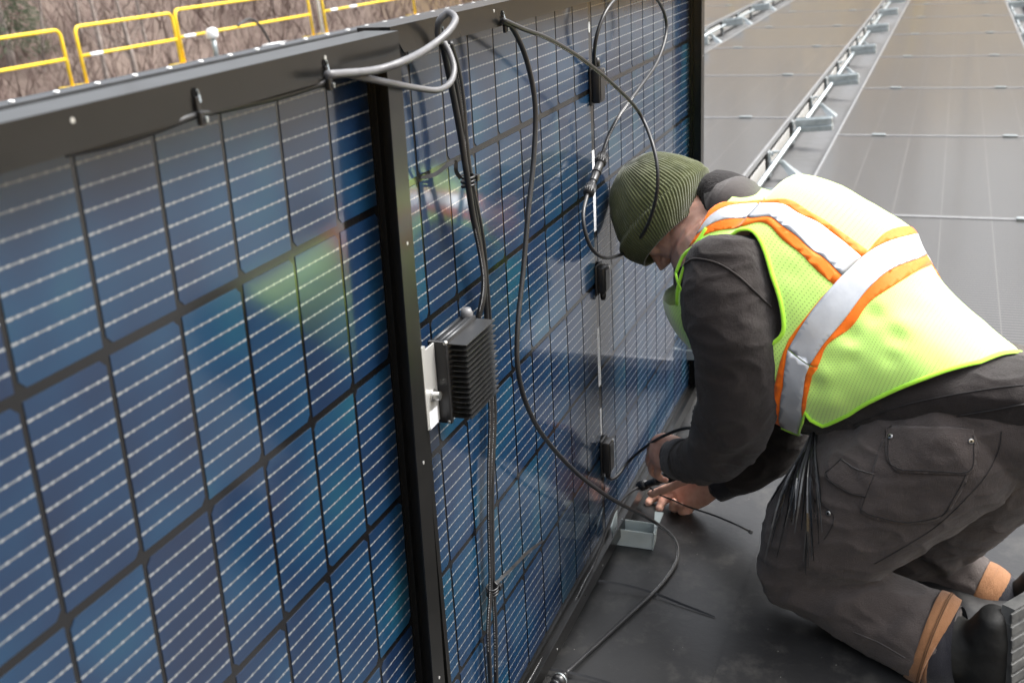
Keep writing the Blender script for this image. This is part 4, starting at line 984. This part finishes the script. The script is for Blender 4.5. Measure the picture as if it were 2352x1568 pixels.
def v_uv(x, y):
    d = ray(x, y).normalized(); h = BV_V.ray_cast(CAM_C, d)
    if h[0] is not None: return uv_at(h[0], h[2])
    best = None
    for k in range(60):
        q = BV_V.find_nearest(CAM_C + d*(1.5 + k*.025))
        if best is None or q[3] < best[0]: best = (q[3], q[0], q[2])
    return uv_at(best[1], best[2])
def VD(x, y): return ((1600 + x/2.6133)*.9408, (500 + y/2.6133)*.9408)
def vpoly(pts, ext=()):
    q = [v_uv(*VD(*p)) for p in pts]
    for i, e in ext: q[i] = q[i] + Vector(e)
    return q
def dense(poly, step=.012, close=True):
    out = []
    for a, b_ in zip(poly, poly[1:] + (poly[:1] if close else [])):
        k = max(1, int((b_-a).length/step)); out += [a.lerp(b_, i/k) for i in range(k)]
    if not close: out.append(poly[-1])
    return out
def smooth_open(pts, per=4): return [Vector(p[:2]) for p in curve_pts([Vector((p[0], p[1], 0)) for p in pts], per)]
def inside(p, poly):
    c = False; n = len(poly); j = n-1
    for i in range(n):
        a, b_ = poly[i], poly[j]
        if (a[1] > p[1]) != (b_[1] > p[1]) and p[0] < (b_[0]-a[0])*(p[1]-a[1])/(b_[1]-a[1]) + a[0]: c = not c
        j = i
    return c
F0, F1 = math.pi/2*.19, 2.5*math.pi*.19
hem = [v_uv(*p) for p in ((1850,945),(1862,962),(1890,976),(1950,950),(2030,906),(2130,866),(2250,831),(2350,812))]
hem = hem[::-1]
neckp = [v_uv(*p) for p in ((1734,420),(1690,446),(1655,480),(1622,524),(1598,562),(1576,610),(1563,650),(1556,700))]
side_front = [v_uv(*p) for p in ((1844,968),(1837,1000),(1824,1018),(1800,1024),(1780,1008))]
bottom = [Vector((F0, hem[0].y))] + hem + side_front + [Vector((F1, hem[0].y))]
top = [Vector((F0, TL*.97))] + neckp + [Vector((F1, TL*.97))]
outer = bottom + top[::-1]
arm_px = [(140,440),(180,330),(260,265),(390,200),(490,195),(550,160),(610,163),(660,210),(705,310),(745,450),(790,580),(815,700),(818,800),(780,860),(700,900),(560,900),(400,880),(270,880),(215,780),(190,600)]
arm_hole = vpoly(arm_px)
arm_hole = [Vector(q[:2]) for q in curve_pts([Vector((q.x, q.y, 0)) for q in arm_hole + arm_hole[:1]], 3)][:-1]
T1o = [(340,45),(400,-12),(430,-17),(540,-12),(650,-27),(860,-39),(900,-17),(960,33),(1100,113),(1180,170),(1280,235),(1355,295)]
T1s = [(262,192),(330,85),(400,38),(470,10),(560,-5),(700,-8),(840,-5),(880,50),(960,80),(1060,125),(1100,165),(1200,235),(1310,335)]
T1b = [(262,192),(350,120),(420,95),(560,90),(660,85),(740,60),(790,130),(880,180),(940,230),(980,290),(1040,302),(1100,360),(1190,450)]
T1l = [(215,268),(300,195),(380,162),(540,152),(640,108),(690,100),(740,135),(800,220),(860,260),(930,310),(1000,390),(1080,465),(1140,510)]
T2o = [(1355,295),(1430,200),(1480,165),(1560,140),(1650,140),(1700,180)]
T2s = [(1700,182),(1600,205),(1500,230),(1420,260),(1330,320),(1190,450),(1080,570),(1000,670),(920,790),(870,880),(850,915)]
T2b = [(1860,310),(1760,300),(1680,350),(1590,370),(1480,420),(1400,490),(1340,550),(1280,630),(1200,740),(1130,820),(1060,900),(1000,1000),(985,1020)]
T2l = [(1915,380),(1850,365),(1740,385),(1620,450),(1500,530),(1380,600),(1330,650),(1300,720),(1230,800),(1130,860),(1070,910),(1060,1000),(1035,1035)]
def relax_line(pts, win=3):
    d = []
    for a, c in zip(pts, pts[1:]):
        k = max(1, int(math.hypot(c[0]-a[0], c[1]-a[1])/25)); d += [(a[0]+(c[0]-a[0])*i/k, a[1]+(c[1]-a[1])*i/k) for i in range(k)]
    d.append(pts[-1])
    for _ in range(5): d = d[:1] + [((d[i-1][0]+d[i][0]*2+d[i+1][0])/4, (d[i-1][1]+d[i][1]*2+d[i+1][1])/4) for i in range(1, len(d)-1)] + d[-1:]
    return d
T1o, T1s, T1b, T1l, T2o, T2s, T2b, T2l = [relax_line(t) for t in (T1o, T1s, T1b, T1l, T2o, T2s, T2b, T2l)]
polys = []
polys.append(('orange', vpoly(T1o + T1s[::-1])))
polys.append(('silver', vpoly(T1s + T1b[::-1])))
polys.append(('orange', vpoly(T1b + T1l[::-1])))
def ext_back(pts): q = vpoly(pts); return q
a = vpoly(T2o); e = a[-1] - a[-2]; up_o = a + [a[-1] + Vector((-.35, .02))]
s2 = vpoly(T2s); s2e = [s2[0] + Vector((-.35, .02))] + s2
b2 = vpoly(T2b); b2e = [b2[0] + Vector((-.35, -.02))] + b2
l2 = vpoly(T2l); l2e = [l2[0] + Vector((-.35, -.03))] + l2
polys.append(('orange', (up_o + s2e[:[i for i, q in enumerate(T2s) if q[1] > 400][0]+1])))
left_o = vpoly([(1190,450),(1080,570),(1000,670),(920,790),(870,880),(848,915),(835,1000),(820,1150),(800,1300),(785,1480),(770,1530),(705,1480),(710,1440),(745,1400),(750,1260),(765,1150),(782,1070),(795,1010),(820,930),(850,860),(900,790),(980,690),(1060,590),(1140,510)])
polys.append(('orange', left_o))
polys.append(('silver', s2e + [b2e[i] for i in range(len(b2e)-1, -1, -1)]))
polys.append(('orange', b2e + l2e[::-1]))
polys.append(('silver_lower', vpoly([(846,922),(835,1000),(820,1150),(800,1300),(785,1480),(900,1512),(932,1500),(936,1350),(945,1200),(960,1080),(983,1026)])))
polys.append(('orange', vpoly([(985,1030),(1040,1036),(1000,1090),(978,1190),(962,1290),(940,1365),(938,1340),(946,1200),(962,1080)])))
polys.append(('silver', vpoly([(765,1530),(785,1488),(900,1515),(880,1560),(850,1568)])))
def tri(outer_poly, holes, step, lines=()):
    vs, es = [], []
    for poly in [outer_poly] + list(holes):
        d = dense(poly, step); k = len(vs); vs += d; es += [(k+i, k+(i+1) % len(d)) for i in range(len(d))]
    xs = [p.x for p in outer_poly]; ys = [p.y for p in outer_poly]; r = 0
    y = min(ys)
    while y < max(ys):
        x = min(xs) + (r % 2)*step*.5
        while x < max(xs):
            p = Vector((x, y))
            if inside(p, outer_poly) and not any(inside(p, h) for h in holes): vs.append(p)
            x += step
        y += step*.87; r += 1
    v, e, f, *_ = delaunay_2d_cdt(vs, es, [], 0, 1e-6)
    out = []
    for q in f:
        c = sum((v[i] for i in q), Vector((0,0)))/len(q)
        if inside(c, outer_poly) and not any(inside(c, h) for h in holes): out.append(tuple(q))
    return v, out
vfold = folds([(VD(1350,640)+(-.08,), VD(1240,830)+(-.08,), .014, -.010), (VD(1400,690)+(-.08,), VD(1690,500)+(-.08,), .014, -.008), (VD(1420,640)+(-.08,), VD(1640,470)+(-.08,), .014, .005),
   (VD(1250,990)+(-.08,), VD(1440,885)+(-.08,), .011, -.008), (VD(1230,920)+(-.08,), VD(1480,830)+(-.08,), .014, .008), (VD(1500,985)+(-.08,), VD(1740,870)+(-.08,), .012, -.007), (VD(1540,835)+(-.08,), VD(1870,740)+(-.08,), .013, -.007), (VD(1560,760)+(-.08,), VD(1840,660)+(-.08,), .016, .006),
   (VD(1010,1150)+(-.08,), VD(1290,1010)+(-.08,), .013, -.010), (VD(1090,1080)+(-.08,), VD(1330,950)+(-.08,), .012, .007), (VD(1080,980)+(-.08,), VD(1130,900)+(-.08,), .010, -.007), (VD(880,450)+(-.08,), VD(960,330)+(-.08,), .012, -.004), (VD(1000,230)+(-.08,), VD(1040,300)+(-.08,), .010, -.004),
   (VD(560,20)+(-.08,), VD(640,80)+(-.08,), .010, -.004), (VD(1130,1250)+(-.08,), VD(1400,1110)+(-.08,), .016, .006)])
def vest_pt(p, off):
    f, t = p.x/.19, p.y/TL; P = S_(t, f); h = .003
    n = (S_(t, f+h) - S_(t, f-h)).cross(S_(min(1, t+h), f) - S_(max(0, t-h), f)).normalized()
    c = S_(t, f+math.pi)
    if n.dot(P - c) < 0: n = -n
    d = vfold(P) + .0020*noise.noise(P*11) + .0011*noise.noise(P*26)
    return P + n*(1.6*d + off)
def surf(name, poly, holes, m_, parent, off, step=.010, th=.0):
    v, f = tri(poly, holes, step); P = [vest_pt(p, off) for p in v]
    if th:                                                  # give the tape an edge
        n = len(v); P2 = [vest_pt(p, off - th) for p in v]; cnt = {}
        for q in f:
            for a, b_ in zip(q, q[1:] + q[:1]): cnt[(a, b_)] = 1
        side = [(b_, a, a+n, b_+n) for (a, b_) in cnt if (b_, a) not in cnt]
        P = P + P2; f = f + side
    me = bpy.data.meshes.new(name); me.from_pydata([tuple(p) for p in P], [], f); me.materials.append(m_)
    ul = me.uv_layers.new(name='UVMap'); nv = len(v)
    for lp in me.loops: ul.data[lp.index].uv = v[lp.vertex_index % nv]
    me.polygons.foreach_set('use_smooth', [True]*len(me.polygons)); me.update()
    return link(name, me, parent)
VEST = surf('safety_vest', outer, [arm_hole], M_LIME, PERSON, .0, .010)
for nm, pl in polys:
    if nm == 'orange': surf('orange_tape', pl, [], M_ORANGE, VEST, .0016, .010, .0014)
    else: surf('reflective_tape', pl, [], M_SILVER, VEST, .0026, .009, .0022)
def binding(pts, closed=False):
    b = MB(); d = dense(pts, .008, closed); P = [vest_pt(p, .0012) for p in d]; P = P + P[:1] if closed else P
    b.tube(P, .0042, 8, flat=.6); b.build('binding', M_BIND, VEST, True)
binding(arm_hole, True); binding(bottom[1:-1]); binding(neckp[3:])

# --- pockets and seams of the trousers
def patch(name, poly_px, bvh, off, m_, parent, step=9, th=.0025):
    poly = [Vector(p) for p in poly_px]; v, f = tri(poly, [], step); P, P2 = [], []
    for p in v:
        q, n = cast_near(bvh, p.x, p.y)
        if n.dot(CAM_C - q) < 0: n = -n
        P.append(q + n*off); P2.append(q + n*(off-th))
    n = len(v); cnt = {}
    for q in f:
        for a, b_ in zip(q, q[1:] + q[:1]): cnt[(a, b_)] = 1
    side = [(b_, a, a+n, b_+n) for (a, b_) in cnt if (b_, a) not in cnt]
    me = bpy.data.meshes.new(name); me.from_pydata([tuple(p) for p in P + P2], [], f + side); me.materials.append(m_)
    me.polygons.foreach_set('use_smooth', [True]*len(me.polygons)); me.update(); return link(name, me, parent)
def TD(x, y): return ((1600 + x/2.6133)*.9408, (1067 + y/2.6133)*.9408)
M_SEAM = mottled('dark thread', (.014,.012,.012), (.022,.02,.02), 90, (.8,.9))
M_SEAML = mottled('grey stitching', (.07,.064,.062), (.09,.082,.08), 90, (.8,.9))
def seam(path, bvh, parent, r=.0011, m_=M_SEAM, off=.0008, name='seam'):
    b = MB(); P = []
    for p in curve_pts([Vector((*q, 0)) for q in path], 8):
        q, n = cast_near(bvh, p.x, p.y); n = n if n.dot(CAM_C-q) > 0 else -n; P.append(q + n*off)
    b.tube(P, r, 6); return b.build(name, m_, parent, True)
pk_body = [TD(*p) for p in ((1452,10),(1420,110),(1380,240),(1300,440),(1318,480),(1360,507),(1480,535),(1600,552),(1720,545),(1800,520),(1890,450),(1960,330),(2030,170),(2062,60),(2040,-10),(1700,-25))]
pk = patch('back_pocket', pk_body, BV_T, .0022, M_PANT, TROU)
fl = [TD(*p) for p in ((1480,-60),(1475,80),(1484,150),(1542,215),(1700,226),(1860,232),(1975,236),(2038,190),(2042,60),(2030,-50),(1760,-66))]
patch('pocket_flap', fl, BV_T, .0055, M_PANT, pk, 9, .0032)
seam([TD(*p) for p in ((1496,-10),(1500,140),(1552,196),(1700,206),(1860,212),(1968,216),(2018,176),(2024,0))], BV_T, pk, .0009, M_SEAM, .0060, 'stitching')
seam([TD(*p) for p in ((1400,235),(1322,440),(1340,472),(1480,518),(1600,534),(1790,506),(1870,440),(1990,220))], BV_T, pk, .0009, M_SEAM, .0028, 'stitching')
patch('tool_pocket', [TD(*p) for p in ((1195,140),(1260,185),(1330,215),(1396,228),(1375,300),(1345,376),(1260,360),(1180,320),(1110,272),(1092,232))], BV_T, .0034, M_PANT, TROU, 8)
seam([TD(*p) for p in ((1195,142),(1262,187),(1332,217),(1394,230))], BV_T, TROU, .0011, M_SEAML, .0042)
seam([TD(*p) for p in ((1200,135),(1150,180),(1095,232),(1112,270),(1180,318),(1262,360),(1342,374))], BV_T, TROU, .0009, M_SEAM, .0040)
seam([TD(*p) for p in ((1015,400),(1080,440),(1135,490),(1130,560),(1080,650))], BV_T, TROU, .0009)
seam([TD(*p) for p in ((1145,515),(1100,600),(1040,690),(985,750),(920,850))], BV_T, TROU, .0008, M_SEAML)
seam([TD(*p) for p in ((2210,-40),(2190,80),(2110,240),(1990,380),(1800,560),(1600,690),(1400,805))], BV_T, TROU, .0008)
seam([(1960,1450),(2020,1475),(2080,1510)], BV_T, TROU, .0008, M_SEAML)
for q in ((1512,2),(2006,18),(1106,484)):
    p, n = cast_near(BV_T, *TD(*q)); n = n if n.dot(CAM_C-p) > 0 else -n; b = MB(); o = p + n*(.0062 if q[1] < 100 else .0012)
    b.tube([o - n*.002, o + n*.0012, o + n*.0016], [.0046,.0046,.0036], 16); r_ = b.build('rivet', M_STEEL, TROU, True)
    b = MB(); b.tube([o + n*.0014, o + n*.0021], .0018, 10); b.build('rivet_centre', M_HOLE, r_, True)
# hem band of the sweatshirt and its seam
seam([(1880,1000),(1960,992),(2060,978),(2180,958),(2290,940),(2352,928)], BV_H, HOOD, .0016, M_SEAM, .0006)
seam([(1960,975),(2060,935),(2160,912),(2280,892),(2352,884)], BV_H, HOOD, .0012, M_SEAM, .0006)
seam([VD(140,440),VD(200,370),VD(270,345),(VD(400,375)),VD(520,450),VD(620,540),VD(735,650)], BV_H, HOOD, .0020, M_HOOD, .0012)
# --- boots
def boot(shift, sc):
    a0 = ps(2140,1466,0); mv = lambda q: a0 + (q - a0)*sc + shift
    b = MB()
    for s in ([(2140,1474,0,86,.054),(2195,1482,0,82,.052),(2236,1480,0,56,.042)], [(2282,1416,0,36,.036),(2274,1448,0,52,.042),(2266,1492,0,61,.046),(2256,1560,0,66,.048),(2240,1640,0,62,.05),(2228,1690,0,40,.044)]):
        rg = limb(s, 24, 5); rg = [[mv(q) for q in r] for r in rg]; capped(b, rg)
    M_BOOT = bpy.data.materials.get('worn dark leather') or mottled('worn dark leather', (.004,.004,.004), (.013,.013,.012), 18, (.6,.8), spec=.3, bump=.4, bscale=80)
    o = remesh(b, .005, 'boot', M_BOOT, PERSON, 4, lambda p, q: .0022*noise.noise(Vector((p.x*18,p.y*18,p.z*42))) + .001*noise.noise(p*60))
    sk = MB(); sk.rings([[mv(q) for q in r] for r in limb([(2130,1462,0,100,.064),(2152,1472,0,105,.067),(2180,1480,0,102,.062),(2206,1484,0,90,.054)], 28, 5)], False); sk.build('sock_cuff', M_NAVY, o, True)
    h0, h1 = mv(ps(2338,1376,.03)), mv(ps(2334,1690,.03)); dn = (h1-h0).normalized(); LT = Vector((.78,-.62,0)); LT = (LT - dn*LT.dot(dn)).normalized(); bk = dn.cross(LT).normalized()
    if bk.dot(FD) > 0: bk = -bk
    M_SOLE = bpy.data.materials.get('dusty rubber sole') or mottled('dusty rubber sole', (.03,.031,.032), (.10,.10,.095), 30, (.7,.85), bump=.3, bscale=90)
    ln = (h1-h0).length; s = MB(); rr = []
    for k in range(13):
        t = k/12; c = h0 + dn*(ln*t) + bk*(.004 + .010*math.sin(t*math.pi*1.2)); w = .040 + .012*math.sin(math.pi*min(1, t*1.15)) ; w = w*(.75 if k in (0, 12) else 1)
        rr.append([c - LT*w - bk*.012, c + LT*w - bk*.012, c + LT*w + bk*.012, c - LT*w + bk*.012])
    s.rings(rr); so = s.build('sole', M_SOLE, o)
    lug = MB()
    for k in range(12):
        t = (k+.5)/12.5; c = h0 + dn*(ln*t) + bk*(.014 + .010*math.sin(t*math.pi*1.2)); w = .040 + .012*math.sin(math.pi*min(1, t*1.15))
        for sg in (-1, 1):
            Mx = Matrix(((LT.x, dn.x, bk.x, c.x), (LT.y, dn.y, bk.y, c.y), (LT.z, dn.z, bk.z, c.z), (0,0,0,1)))
            lug.box((min(sg*.006, sg*(w+.001)), -.0088, .0), (max(sg*.006, sg*(w+.001)), .0088, .0045), M=Mx, bev=.0015)
    lug.build('tread_lugs', M_SOLE, so)
boot(Vector((0,0,0)), 1.0)
boot(ps(2268,1366,.33) - ps(2140,1466,0), .80)

# ------------------------------------------------------------------ bunch of cable ties hanging out of the pocket
BU = thing('cable_tie_bundle', 'bunch of long black cable ties hanging out of the kneeling person trouser pocket', 'cable ties')
R_ = random.Random(11)
M_TIE = mottled('grey black nylon', (.006,.006,.0065), (.014,.014,.015), 16, (.18,.3), spec=.9)
M_TIEG = mottled('lighter grey nylon', (.035,.036,.037), (.07,.072,.074), 20, (.3,.45), spec=.7)  # lighter grey for every third strap
for k in range(34):
    u = (k + R_.uniform(-.4,.4))/33; x1 = 1755 + 136*u + R_.uniform(-6,6); y1 = 1228 + R_.uniform(-80,75) + 20*math.sin(u*3.1)
    x0 = 1838 + 22*u + R_.uniform(-4,4); y0 = 972 + R_.uniform(-8,8); off = R_.uniform(.012,.034); P = []
    cur = R_.uniform(-8,8)
    for i in range(9):
        t = i/8; x = x0 + (x1-x0)*t + cur*math.sin(math.pi*t); y = y0 + (y1-y0)*t
        q, n = cast_near(BV_T, x, y); P.append(q + (CAM_C - q).normalized()*(off + .012*math.sin(math.pi*t)))
    for _ in range(3): P = [P[0]] + [(P[i-1] + P[i]*2 + P[i+1])/4 for i in range(1, 8)] + [P[-1]]
    b = MB(); rows = []; tw = R_.uniform(-1.1,1.1); w = .0016
    for i, p in enumerate(P):
        t = (P[min(i+1,8)] - P[max(i-1,0)]).normalized(); s = t.cross(CAM_C-p).normalized(); n_ = s.cross(t); a = tw*(i/8 + .2); s, n_ = s*math.cos(a) + n_*math.sin(a), n_*math.cos(a) - s*math.sin(a)
        kk = w if i < 7 else w*(.7 if i == 7 else .35); rows.append([p - s*kk - n_*.0005, p + s*kk - n_*.0005, p + s*kk + n_*.0005, p - s*kk + n_*.0005])
    b.rings(rows); b.build('strap', M_TIE if k % 3 else M_TIEG, BU)
# ------------------------------------------------------------------ what the hands hold
connector('cable_connector', 'black screw connector held between the two hands', ps(1468,1117,.205), ps(1546,1092,.16), .0098)
tie('cable_tie', 'cable tie held in the lower hand, its head out over the roof', [ps(1480,1108,.20), ps(1512,1134,.196), ps(1546,1148,.197), ps(1580,1163,.196), ps(1640,1183,.19), on_roof(1690,1204,.05), on_roof(1722,1220,.035)][::-1], .0019)
